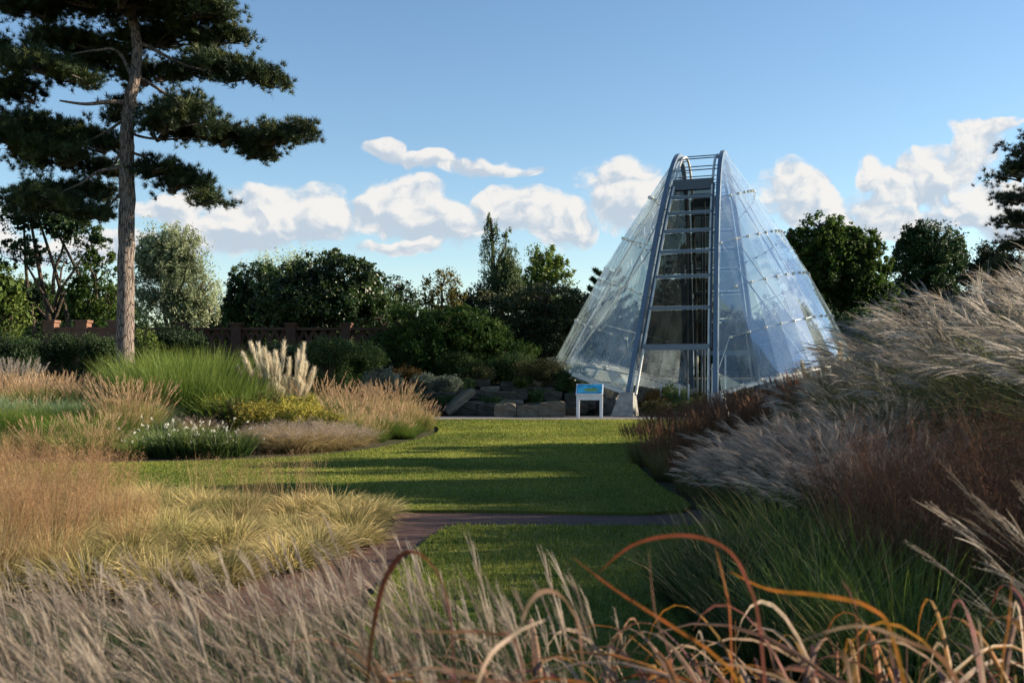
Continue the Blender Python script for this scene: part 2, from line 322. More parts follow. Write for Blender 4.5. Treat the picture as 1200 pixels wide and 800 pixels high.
def glassmat(name, tint, clear=.5, haze=.13, hazecol=(.75,.82,.9)):
    m, b = newmat(name); t = b.n('ShaderNodeBsdfTransparent'); t.inputs[0].default_value = (*tint,1)
    g = b.n('ShaderNodeBsdfGlossy'); g.inputs['Roughness'].default_value = .03; g.inputs[0].default_value = (.95,.97,1,1)
    d = b.n('ShaderNodeBsdfDiffuse'); d.inputs[0].default_value = (*hazecol,1); tl = b.n('ShaderNodeBsdfTranslucent'); tl.inputs[0].default_value = (*hazecol,1)
    dm = b.n('ShaderNodeMixShader'); dm.inputs[0].default_value = .5; b.l(d.outputs[0], dm.inputs[1]); b.l(tl.outputs[0], dm.inputs[2])
    tc = b.n('ShaderNodeTexCoord'); mp = b.n('ShaderNodeMapping'); mp.inputs['Scale'].default_value = (1,1,.22); b.l(tc.outputs['Object'], mp.inputs[0]); n = b.noise(mp.outputs[0], 1.5, 5, .6)
    fr = b.n('ShaderNodeLayerWeight'); fr.inputs[0].default_value = .5
    gl = b.m('MULTIPLY_ADD', fr.outputs['Fresnel'], .6, 1-clear-.38, clamp=True)
    m1 = b.n('ShaderNodeMixShader'); b.l(gl, m1.inputs[0]); b.l(t.outputs[0], m1.inputs[1]); b.l(g.outputs[0], m1.inputs[2])
    m2 = b.n('ShaderNodeMixShader'); b.l(b.mr(n, .3, .7, haze*.45, haze*1.6), m2.inputs[0]); b.l(m1.outputs[0], m2.inputs[1]); b.l(dm.outputs[0], m2.inputs[2]); finish(b, m2.outputs[0]); return m
MT['glass'] = glassmat('weathered_shell_glass', (.88,.94,.95), .60, .19, (.72,.86,.90))
MT['ladderglass'] = glassmat('reflection_dark_opening_glass', (.13,.14,.13), .70, .03, (.3,.3,.3))  # dark tint stands in for dark reflections in the opening panes

# ------------------------------------------------------------------ ground, paths, lawns
def ground():
    def ax(fine, lo, hi):
        c = list(np.arange(lo, hi+.01, fine)); s = fine; a = hi; 
        while a < 600: s *= 1.35; a += s; c.append(a)
        s = fine; a = lo
        while a > -600: s *= 1.35; a -= s; c.insert(0, a)
        return np.array(c)
    xs, ys = ax(.5, -26, 22), ax(.5, 0, 62); XX, YY = np.meshgrid(xs, ys, indexing='ij'); ZZ = gz(XX, YY)
    idx = np.arange(XX.size).reshape(XX.shape); f = np.stack([idx[:-1,:-1], idx[1:,:-1], idx[1:,1:], idx[:-1,1:]], -1).reshape(-1,4)
    mb = MB(); mb.add(np.stack([XX, YY, ZZ], -1), f, .5); props(part('ground', mb.mesh('ground', MT['ground'], True)), kind='structure')
ground()
def slab(name, poly, z, mat, kind='structure', sm=4):
    P = np.array(poly, float)
    if sm:
        Q = np.vstack([P[-1:], P, P[:2]]); out = []
        for i in range(1, len(Q)-2):
            a, b, c, d = Q[i-1], Q[i], Q[i+1], Q[i+2]
            for t in np.arange(sm)/sm: out.append(.5*((2*b)+(c-a)*t+(2*a-5*b+4*c-d)*t*t+(3*b-a-3*c+d)*t**3))
        P = np.array(out)
    bm = bmesh.new(); vs = [bm.verts.new((x, y, z)) for x, y in P]; f = bm.faces.new(vs)
    if f.normal.z < 0: f.normal_flip()
    r = bmesh.ops.extrude_face_region(bm, geom=[f]); 
    for v in [e for e in r['geom'] if isinstance(e, bmesh.types.BMVert)]: v.co.z = -.05
    bm.faces.ensure_lookup_table(); 
    for q in bm.faces: q.normal_update()
    bmesh.ops.recalc_face_normals(bm, faces=bm.faces); bmesh.ops.triangulate(bm, faces=bm.faces)
    me = bpy.data.meshes.new(name); bm.to_mesh(me); bm.free(); o = part(name, me, None, mat); props(o, kind=kind); return P
LAWN = [(1.9,11.35),(-.4,11.35),(-1.5,11.4),(-3.2,11.9),(-5,12.6),(-9,13.1),(-13,13.5),(-14,15.5),(-12,17.2),(-8,17.3),(-4.9,18),(-3,20.2),(-2.0,25.0),(-2.1,29),(-2.9,33.6),(3,33.75),(9,33.8),(8.4,31),(5.6,27),(3.4,22),(2.2,18),(2.0,14)]
NEAR = [(-.62,10.12),(-.15,10.2),(1.5,10.2),(3.6,10.15),(3.4,8),(2.6,6),(1.5,4.2),(.2,3.6),(-.7,4.6),(-.95,6.5),(-.85,8.6)]
lawnP = slab('lawn', LAWN, .045, MT['lawn']); nearP = slab('near_lawn', NEAR, .045, MT['lawn'])
slab('brick_path', [(16,10.1),(9,10.12),(3.6,10.0),(1,9.95),(-.3,9.8),(-.8,8.6),(-1.05,7.3),(-1.7,6.4),(-3.4,5.7),(-7,5.1),(-7,6.1),(-4.0,6.6),(-2.5,7.1),(-1.75,8.0),(-1.4,9.1),(-1.2,10.4),(-1.3,11.5),(-.4,11.6),(2,11.6),(6,11.6),(16,11.8)], .012, MT['pavebrick'])
slab('paved_walk', [(-22,33.9),(-10,33.7),(-3,33.5),(3,33.5),(9,33.5),(20,33.4),(30,33.6),(30,37.2),(14,37.3),(3.9,37.4),(0,37.3),(-10,37.4),(-22,37.6)], .012, MT['asphalt'])

def lawn_blades():
    mb = MB()
    def go(poly, y0, y1, n, l0):
        x = rs.uniform(-14, 9, n); u = rs.uniform(0, 1, n); y = y0*(y1/y0)**u      # denser near, thinning with distance
        k = inpoly(x, y, poly) & (np.abs(x) < y*.55+1); x, y = x[k], y[k]; m = len(x)
        P = np.stack([x, y, np.full(m, .04)], -1); D = unit(rs.normal(size=(m,3))*.45+[0,0,1]); L = l0*rs.uniform(.5, 1.3, m)*(y/12)**.3
        slivers(mb, P, D, L, .006+.0006*y, rs.uniform(0, 1, m))
    go(lawnP, 11.2, 34, 460000, .030); go(nearP, 3.5, 10.3, 260000, .05)
    o = part('lawn_grass', mb.mesh('lawn_grass', leafmat('lawn_blades', ramp3((.05,.095,.012),(.13,.165,.02),(.30,.27,.065)), trans=.35, patch=.35))); props(o, 'short mown green grass of the lawns', 'grass', None, 'stuff')
lawn_blades()

# ------------------------------------------------------------------ trees
def px_lobes(bx, Y, lobes):
    S = Y/F; g = g1(X(bx, Y), Y)
    return [(np.array([(px-bx)*S, dy, Z(py, Y)-g]), np.array([rx*S, rx*S*.85, ry*S])) for px, py, rx, ry, dy in [(l+(0,))[:5] for l in lobes]]
def leaf_lobes(mb, L, size, crad, dens, per, outb=.7, inner=.62, aspect=.55, tall=1., low=-.9):
    L2 = []
    for c, r in L:
        if min(r) < .9: L2.append((c, r)); continue
        L2.append((c, r*.72)); k = int(rs.integers(9, 14))
        for e in rdir(k):
            if e[2] < -.5: e[2] *= -1
            L2.append((c+e*r*rs.uniform(.62, 1.0), r*rs.uniform(.18, .40, 3)))
    L = L2
    per = int(per*1.6)
    for c, r in L:
        area = 4*PI*((r[0]*r[1])**1.6/3+(r[0]*r[2])**1.6/3+(r[1]*r[2])**1.6/3)**(1/1.6); n = max(6, int(area*dens*1.5/crad**2))
        d = rdir(n); d = d[d[:,2] > low]; n = len(d); k = rs.uniform(inner**3, 1.06, n)**(1/3)
        # uneven outline: the shell swells and sinks
        ph = np.sin(d[:,0]*5+c[0])*np.cos(d[:,2]*6+c[2]*2)*.10+rs.normal(0, .05, n); C = c + d*r*(k+ph)[:,None]; cc = rs.uniform(0, .38, n)+rs.uniform(0, .32); cr = min(crad, .55*min(r))*rs.uniform(.6, 1.3, n)
        i = np.repeat(np.arange(n), per); q = np.clip(rs.normal(0, .42, (len(i),3)), -.95, .95)*[1,1,tall]*cr[i][:,None]
        leaves(mb, C[i]+q, unit(d[i]*.5+unit(q)*.6), size*.82, cc[i]+rs.uniform(0, .4, len(i)), aspect, outb)
        if min(r) > .8:      # leaves deep inside the crown
            m = int(n*per*.28); e = rdir(m); leaves(mb, c+e*r*(rs.uniform(.15, .82, m)**.5*.95)[:,None], e, size*1.9, rs.uniform(0, .7, m), .75, .3)
def limb(a, b, r0, r1, sag=.1, n=5, mb=None, c=.5):
    a, b = np.asarray(a, float), np.asarray(b, float); t = np.linspace(0, 1, n+1)[:,None]; P = a+(b-a)*t
    P[:,2] += np.sin(t[:,0]*PI)*np.linalg.norm(b-a)*sag; P[1:-1] += rs.normal(0, .03*np.linalg.norm(b-a), (n-1,3)); tube(mb, smoothpath(P, 3), np.linspace(r0, r1, n*3+1), 7, c)
def tree(name, label, Y, bx, lobes, mat, size=.2, crad=.6, dens=.55, per=26, tr=.28, low=-.9, group=None, tall=1., aspect=.55, trunks=None, crown='crown', cat='tree', bark_='bark', outb=.7):
    x0 = X(bx, Y); o = thing(name, label, cat, (x0, Y, g1(x0, Y)-.05), 0, group); L = px_lobes(bx, Y, lobes)
    mb = MB(); leaf_lobes(mb, L, size, crad, dens, per, outb=outb, tall=tall, aspect=aspect, low=low); part(crown, mb.mesh(crown, MT[mat]), o)
    tb = MB(); top = max(L, key=lambda l: l[0][2]); zt = top[0][2]
    for (tx, ty, rr) in (trunks or [(0,0,1)]):
        P = smoothpath([(tx,ty,-.2),(tx+.1,ty,zt*.3),(tx*.9+top[0][0]*.3,ty+top[0][1]*.3,zt*.6),(tx*.4+top[0][0]*.8,ty*.5+top[0][1]*.8,zt)], 4); tube(tb, P, np.linspace(tr*rr, tr*rr*.25, len(P)), 9)
    for c, r in L:
        if c is not top[0]: limb((0,0,max(.5,min(c[2]*.55, zt*.6))), c+np.array([0,0,r[2]*.2]), tr*.45, tr*.12, .06, 4, tb)
        for _ in range(4):
            d = rdir(1)[0]; d[2] = abs(d[2])*.6; limb(c-[0,0,r[2]*.3], c+d*r*.75, tr*.2, tr*.05, .05, 3, tb)
    part('trunk', tb.mesh('trunk', MT[bark_], True), o); return o
def autolobes(x0, y0, x1, y1, n, seed=0, fill=.5, k=.42, bottom=.15):
    "lobes filling a picture box: one core and n around it"
    g = np.random.default_rng(seed); cx, cy_, rx, ry = (x0+x1)/2, (y0+y1)/2, (x1-x0)/2, (y1-y0)/2; out = [(cx, cy_+ry*.1, rx*.72, ry*.72, 0)]
    for i in range(n):
        a = 2*PI*(i+g.uniform(-.3,.3))/n; q = g.uniform(.5,.66)
        out.append((cx+math.cos(a)*rx*q, cy_-math.sin(a)*ry*q, rx*k*g.uniform(.8,1.15), ry*k*g.uniform(.8,1.15), g.uniform(-.5,.5)*rx*.04))
    return out

def needles(mb, C, out, L, Wd, k, c):
    i = np.repeat(np.arange(len(C)), k); n = len(i); D = unit(rdir(n)+out[i]*.9); slivers(mb, C[i]+rs.normal(0, L*.12, (n,3)), D, L*rs.uniform(.7,1.2,n), np.full(n, Wd), np.clip(c[i]+rs.uniform(-.15,.25,n), 0, 1))
def pads(mb, L, dens, nl, nw, k, flat=True):
    for c, r in L:
        n = int(dens*r[0]*r[1]*2.2)+8; d = rdir(n); d[:,2] = np.where(d[:,2] < -.3, d[:,2]*-.7, d[:,2]); d = unit(d)
        kk = rs.uniform(.25, 1.05, n)**.5; lump = .85+.25*np.sin(d[:,0]*7+c[0]*3)*np.cos(d[:,1]*6+c[2])
        # tufts gathered in sprays, with air between them
        s = max(5, n//15); sc = rdir(s)*rs.uniform(.4, 1.05, (s,1))**.6; sc[:,2] = np.where(sc[:,2] < -.25, -sc[:,2]*.7, sc[:,2]); j = rs.integers(0, s, n)
        P = c + r*(sc[j]+rs.normal(0, .5, (n,3))*(np.array([.42,.42,.30])/r))*lump[:,None]
        needles(mb, P, unit(unit(P-c)*.5+np.array([0,0,.6])), nl, nw, k, rs.uniform(0, .7, s)[j])
def pine(label, Y, bx, trunkpx, lobes, limbs, tr, dens=190, nl=.20, nw=.019, k=30, mat='pine'):
    x0 = X(bx, Y); g = g1(x0, Y); o = thing('pine_tree', label, 'tree', (x0, Y, g-.05)); S = Y/F
    L = [(c, r*np.array([1.06,1.06,1.14])) for c, r in px_lobes(bx, Y, lobes)]; mb = MB(); pads(mb, L, dens, nl, nw, k); part('crown', mb.mesh('crown', MT[mat]), o)
    tb = MB(); T = [((px-bx)*S, 0, Z(py, Y)-g) for px, py, w in trunkpx]; T[0] = (T[0][0], 0, -.2)
    P = smoothpath(T, 6); rad = np.interp(np.linspace(0, 1, len(P)), np.linspace(0, 1, len(T)), [w*S/2 for _, _, w in trunkpx]); P[:,:2] += rs.normal(0, .012, (len(P),2)); tube(tb, P, rad, 18)
    for lb in limbs:
        q = [((a-bx)*S, dy, Z(b, Y)-g) for a, b, dy in lb[1:]]; q = smoothpath(q, 5); tube(tb, q, np.linspace(lb[0]*S/2, lb[0]*S*.15, len(q)), 7)
    for c, r in L:     # fine branching through every pad
        for _ in range(7):
            d = rdir(1)[0]; d[2] = abs(d[2])*.5-.1; limb(c-np.array([math.copysign(r[0]*.5, c[0]),0,r[2]*.4]), c+d*r*.8, .05, .015, .05, 3, tb)
    part('trunk', tb.mesh('trunk', MT['pinebark'], True), o); return o
pine('tall pine with bare pinkish trunk rising beyond the grasses at left', 33, 147,
 [(147,418,23),(147,380,20),(148,300,19),(149,220,18),(149,170,16),(151,130,15),(157,95,13),(161,65,12),(158,35,11),(153,5,10),(151,-40,8),(150,-95,5)],
 [(289,88,40,13,0),(318,92,18,7,.5),(258,78,26,10,-.6),(225,150,52,22,-.5),(190,148,30,20,.8),(270,160,30,14,.5),(330,160,38,17,0),(352,158,22,11,-.3),(300,176,26,9,.4),
  (190,200,32,15,0),(214,216,34,14,.3),(245,234,22,8,0),(200,35,50,20,.8),(240,18,44,18,-.3),(262,40,26,12,.5),(215,70,36,10,1.2),(150,-10,120,22,0),(185,10,60,24,-1),(90,5,60,22,-.6),
  (30,12,42,16,0),(60,38,52,12,1),(110,55,46,15,1.6),(130,35,30,16,1.2),(62,92,42,18,-1.2),(100,100,30,16,-.8),(20,110,36,20,0),(40,150,52,24,.5),(85,160,44,22,1),(15,170,40,22,-.5),(60,185,48,16,0),(110,190,28,14,1.3),
  (118,118,24,30,1.6),(180,110,22,14,1.8),(210,112,26,10,1.2),(40,228,34,14,0),(90,222,38,15,.6),(60,240,46,12,-.4),(110,250,24,12,.2),(-40,60,60,24,0),(-50,140,60,28,0),(150,-60,90,20,0),(160,-95,50,16,0),(135,75,24,12,1.8),(172,68,22,14,1.8)],
 [(7,(150,118,0),(130,122,-.4),(110,127,-.7),(86,126,-1)),(5,(156,92,0),(140,60,-.1),(120,63,-.5),(98,72,-.9)),(5,(162,48,0),(180,55,.2),(205,68,.3),(225,74,.4),(270,86,.2)),
  (5,(157,85,0),(175,95,.3),(195,110,.3),(204,127,.2),(212,140,0)),(4,(149,150,0),(160,156,.2),(190,160,.2),(240,158,.1),(320,160,0)),(4,(148,175,0),(175,185,0),(197,204,0),(235,230,0)),
  (5,(148,195,0),(120,200,-.2),(100,215,-.3),(60,232,-.3)),(4,(147,215,0),(130,235,.1),(112,252,.1)),(4,(150,135,0),(120,150,.3),(90,160,.5),(40,162,.4)),(4,(153,20,0),(110,0,-.3),(60,8,-.3)),(4,(155,12,0),(190,0,0),(235,12,0)),(4,(149,160,0),(128,190,.3),(105,195,.8))], .3)
pine('dark layered pine standing at the right edge beyond the plumes', 42, 1215, [(1215,380,16),(1214,300,14),(1210,230,11),(1208,180,8),(1210,150,4)],
 [(1198,178,28,10,0),(1225,160,30,10,0),(1188,205,26,9,.4),(1210,195,34,11,0),(1182,235,20,8,0),(1205,228,30,10,.5),(1188,262,22,9,0),(1210,256,36,12,0),(1195,290,30,12,0),(1225,285,40,14,0),(1180,318,28,14,0),(1215,325,44,20,0),(1240,215,34,12,0),(1245,250,34,14,0)],
 [(4,(1210,230,0),(1195,232,0),(1180,236,0)),(4,(1208,200,0),(1192,204,0),(1176,206,0)),(4,(1212,262,0),(1195,264,0),(1178,266,0))], .3, dens=70)

tree('broadleaf_tree', 'yellow green bushy tree at the far left edge', 44, 5, [(2,345,26,32),(14,372,24,24),(-20,350,34,40),(8,400,30,20)], 'lime', .19, .5)
tree('broadleaf_tree', 'dark open crowned tree with several bare trunks behind the big pine', 54, 62, [(30,250,42,30),(75,262,40,28),(108,290,28,22),(20,300,30,22),(60,300,24,12,2),(95,325,18,16),(22,345,26,20,1),(60,388,60,12,2),(110,370,24,24,1)], 'dark', .2, .6, .42, 22, .22, trunks=[(-.2,0,1),(.6,.4,.9),(-1.3,.5,.8),(1.9,.6,.8)])
tree('broadleaf_tree', 'mid green rounded tree showing between the dark tree and pine trunk', 50, 112, [(112,320,26,30),(100,355,26,28),(128,350,20,34),(112,385,34,18)], 'broad', .2, .55)
tree('willow_tree', 'pale silvery green willow with feathery tips right of the pine trunk', 48, 200, [(182,300,26,30),(205,312,34,40),(228,300,16,30),(238,335,18,34),(180,345,32,40),(215,360,38,30),(192,285,14,18),(222,280,9,15),(246,360,12,22)], 'willow', .2, .6, 1.0, 30, tall=1.9, aspect=.3, outb=.3)
tree('conifer_tree', 'dark dense conifer behind the brick balustrade left of the big evergreen', 52, 300, [(298,330,30,28),(282,352,22,34),(310,360,34,36),(290,390,34,20)], 'dark', .16, .5, .7, 26)
tree('willow_tree', 'pale willow tops peeping over the dark evergreen', 60, 330, [(330,312,38,16),(360,306,26,14),(300,318,20,14),(335,340,40,24)], 'willow', .22, .7, .5, 20, tall=1.6, aspect=.3, outb=.3)
tree('broadleaf_tree', 'broad glossy evergreen tree with lit leaves on its right side', 46, 385, [(385,350,70,46),(345,340,44,34),(400,322,46,26),(430,352,36,34),(450,375,22,26),(340,375,46,30),(390,385,60,28),(425,395,34,20),(365,312,26,14)], 'glossy', .2, .55, .62, 28, .35)
tree('broadleaf_tree', 'small dark blue green tree between the evergreen and the autumn tree', 52, 466, [(464,332,14,11),(476,348,16,14),(458,350,14,14),(482,365,20,16),(466,385,30,26)], 'dark', .18, .45, .5, 22, .16)
tree('broadleaf_tree', 'small tree turning yellow at its top beside the columnar poplar', 50, 518, [(518,330,22,13),(505,345,16,11),(533,346,14,10),(516,358,24,10),(525,376,24,12)], 'yellow', .17, .42, .5, 22, .15)
tree('poplar_tree', 'columnar poplar with two pointed spires above the tree line', 58, 582, [(575,275,9,24),(576,305,13,34),(595,300,9,32),(592,330,20,34),(578,345,22,34),(601,340,14,30),(574,258,5,9),(593,275,5,12)], 'poplar', .2, .5, .75, 24, .25, tall=1.9, aspect=.35, outb=.3)
tree('broadleaf_tree', 'rounded light green tree just right of the columnar poplar', 60, 638, [(640,320,30,26),(618,335,22,22),(655,335,18,22),(632,300,16,11),(640,360,36,26)], 'lime', .2, .6, .55, 24, .25, tall=1.3)
tree('cedar_tree', 'wide dark cedar with brownish layered boughs left of the glasshouse', 46, 640, [(640,348,44,16),(600,360,40,14),(672,362,32,18),(655,378,48,18),(612,382,40,16),(640,402,48,20),(676,395,26,24),(578,375,28,14),(572,348,20,10),(700,380,20,16,3),(690,405,24,18,2)], 'cedar', .15, .45, .8, 30, .3, tall=.6)
tree('broadleaf_tree', 'low spreading green tree with layered branches above the rock garden', 43, 525, [(525,385,50,22),(490,395,40,22),(560,395,40,24),(475,370,28,16),(540,370,34,12),(585,412,30,18),(510,410,60,20),(455,405,26,18)], 'broad', .17, .45, .6, 26, .2, tall=.6)
tree('broadleaf_tree', 'dark tree added behind the glasshouse to darken its central panes', 60, 800, [(795,330,26,40),(780,365,34,34),(815,360,22,50),(800,400,46,30),(800,290,14,26)], 'dark', .2, .6, .6, 24, .3)  # added so that the central panes come out dark, like reflected trees
tree('broadleaf_tree', 'low bushy tree behind the glasshouse seen through its left shell foot', 57, 745, [(740,410,36,20),(770,412,30,18)], 'broad', .18, .5, .6, 24, .2)
# monkey puzzle: sparse whorls of spiky arms
def whorl_conifer():
    Y = 56; bx = 712; S = Y/F; x0 = X(bx, Y); o = thing('monkey_puzzle_tree', 'sparse spiky conifer half hidden by the left edge of the glass', 'tree', (x0, Y, g1(x0, Y)-.05)); mb, tb = MB(), MB(); h = Z(318, Y)-g1(x0, Y)
    tube(tb, [(0,0,-.2),(0,0,h*.5),(0,0,h)], [.22,.15,.03], 9)
    for z in np.linspace(.35, .99, 9):
        L = 2.3*(1.12-z)+.5
        for a in np.arange(6)*PI/3+rs.uniform(0, 1):
            n = 14; t = np.linspace(.15, 1, n); P = np.stack([np.cos(a)*L*t, np.sin(a)*L*t, h*z+.25*t*t*L-.1*np.sin(t*3)], -1); tube(tb, P, np.linspace(.05,.02,n), 5)
            needles(mb, np.repeat(P, 3, 0), np.tile([0,0,.3], (n*3,1)), .22, .05, 10, rs.uniform(0,.6,n*3))
    part('crown', mb.mesh('crown', MT['dark']), o); part('trunk', tb.mesh('trunk', MT['bark'], True), o)
whorl_conifer()
tree('broadleaf_tree', 'large rounded green tree immediately right of the glasshouse', 56, 975, [(970,300,48,36),(945,285,30,22),(992,280,36,26),(1015,310,30,30),(960,262,22,12),(1000,340,46,36),(1030,345,22,24),(950,340,44,40),(985,380,60,26),(925,275,14,12)], 'broad', .23, .65, .62, 28, .4)
tree('conifer_tree', 'dark domed tree against the sky above the right hand plumes', 60, 1090, [(1088,300,42,36),(1070,282,24,18),(1100,276,24,16),(1118,300,22,24),(1060,315,22,26),(1090,340,56,34),(1060,370,50,24)], 'dark', .2, .55, .68, 28, .35)
tree('conifer_tree', 'small bushy dark conifer between the domed tree and the edge pine', 52, 1160, [(1158,294,20,12),(1165,310,28,20),(1150,330,30,22),(1185,340,40,24),(1160,365,60,24)], 'cedar', .18, .5, .65, 26, .22)
tree('conifer_tree', 'low dark evergreen below the large rounded tree beside the glass', 48, 965, [(955,375,32,34),(985,390,30,24),(940,402,30,22),(1010,385,30,26)], 'dark', .16, .45, .7, 26, .2)
tree('conifer_tree', 'dark bushy trees mass at the foot of the right edge pine', 50, 1195, [(1195,350,40,34),(1150,365,40,26),(1180,330,28,20),(1120,375,34,22)], 'dark', .18, .5, .65, 26, .22)
tree('broadleaf_tree', 'mid green tree filling the gap behind the open crowned tree at far left', 62, 40, [(45,355,40,34),(85,365,34,30),(130,360,26,32),(15,370,30,26)], 'broad', .22, .65, .6, 24, .25)
tree('broadleaf_tree', 'small dark tree filling the gap between silver willow and dark conifer', 60, 255, [(258,372,18,22),(250,385,26,16)], 'broad', .2, .5, .6, 24, .18)
tree('broadleaf_tree', 'low dark green trees in the gap between autumn tree and poplar', 60, 545, [(545,362,24,22),(560,350,18,18),(530,375,26,18)], 'dark', .2, .5, .6, 24, .18)
tree('broadleaf_tree', 'dark green tree closing the gap between the rounded and domed trees at right', 66, 1048, [(1048,335,22,34),(1040,360,30,26)], 'dark', .2, .55, .6, 24, .2)
def far_wood():
    mb = MB(); n = 380; a = np.linspace(-75, 75, n)+rs.normal(0, .6, n); y = rs.uniform(84, 100, n); h = rs.uniform(2.6, 6.0, n); L = [(np.array([x, yy, 1.2+hh*.5]), np.array([rs.uniform(1.8,3), 2, hh*.6+.6])) for x, yy, hh in zip(a, y, h)]
    leaf_lobes(mb, L, .34, .8, .30, 14); props(part('distant_wood', mb.mesh('distant_wood', MT['dark'])), 'far dark belt of trees beyond the garden', 'wood', None, 'stuff')
far_wood()

# ------------------------------------------------------------------ brick walls
def terrace_wall():
    Y = 44.5; x0, x1 = X(52, Y), X(138, Y); o = thing('brick_wall', 'sunlit low red brick wall with piers behind the clipped hedge', 'wall', (x0, Y, g1(x0, Y)-.1))
    h = Z(386, Y)-g1(x0, Y)+.1; w = MB(); box(w, ((x1-x0)/2, 0, h/2), (x1-x0, .34, h)); part('wall_body', w.mesh('wall_body', MT['brick']), o)
    c = MB(); box(c, ((x1-x0)/2, 0, h+.05), (x1-x0, .44, .1)); part('coping', c.mesh('coping', MT['brick']), o)
    for px in (60, 98, 136):
        q = MB(); xx = X(px, Y)-x0; hp = h+.30; box(q, (xx, -.02, hp/2), (.5, .52, hp)); box(q, (xx, -.02, hp+.05), (.6, .62, .1)); part('pier', q.mesh('pier', MT['brick']), o)
terrace_wall()
def balustrade():
    Y = 44.2; x0, x1 = X(150, Y), X(470, Y); o = thing('brick_balustrade', 'long shaded brick balustrade with rows of pierced openings', 'wall', (x0, Y, g1(x0, Y)-.1)); Lg = x1-x0; zt = Z(387, Y)-g1(x0, Y)+.1; zb = zt-.95
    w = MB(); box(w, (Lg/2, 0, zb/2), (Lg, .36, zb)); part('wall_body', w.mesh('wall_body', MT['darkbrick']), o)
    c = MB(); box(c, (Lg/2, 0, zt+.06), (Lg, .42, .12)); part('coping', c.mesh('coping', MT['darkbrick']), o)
    lat = MB()
    for k, x in enumerate(np.arange(.25, Lg, .42)):       # crossed brick lattice between the piers
        bar(lat, (x-.2, 0, zb), (x+.2, 0, zt), .14, .12, (0,1,0)); bar(lat, (x+.2, .002, zb), (x-.2, .002, zt), .14, .12, (0,1,0))
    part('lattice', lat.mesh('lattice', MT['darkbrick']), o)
    for x in np.arange(0, Lg+.1, Lg/5):
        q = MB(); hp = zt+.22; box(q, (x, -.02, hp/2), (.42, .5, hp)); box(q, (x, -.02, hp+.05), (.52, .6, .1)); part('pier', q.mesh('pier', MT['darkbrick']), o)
balustrade()
def garden_wall_bit():
    Y = 47; x0, x1 = X(585, Y), X(640, Y); o = thing('brick_wall', 'short stretch of brick wall glimpsed under the cedar', 'wall', (x0, Y, g1(x0, Y)-.1)); h = Z(402, Y)-g1(x0, Y)+.1
    w = MB(); box(w, ((x1-x0)/2, 0, h/2), (x1-x0, .34, h)); part('wall_body', w.mesh('wall_body', MT['brick']), o); c = MB(); box(c, ((x1-x0)/2, 0, h+.05), (x1-x0, .44, .1)); part('coping', c.mesh('coping', MT['brick']), o)
garden_wall_bit()

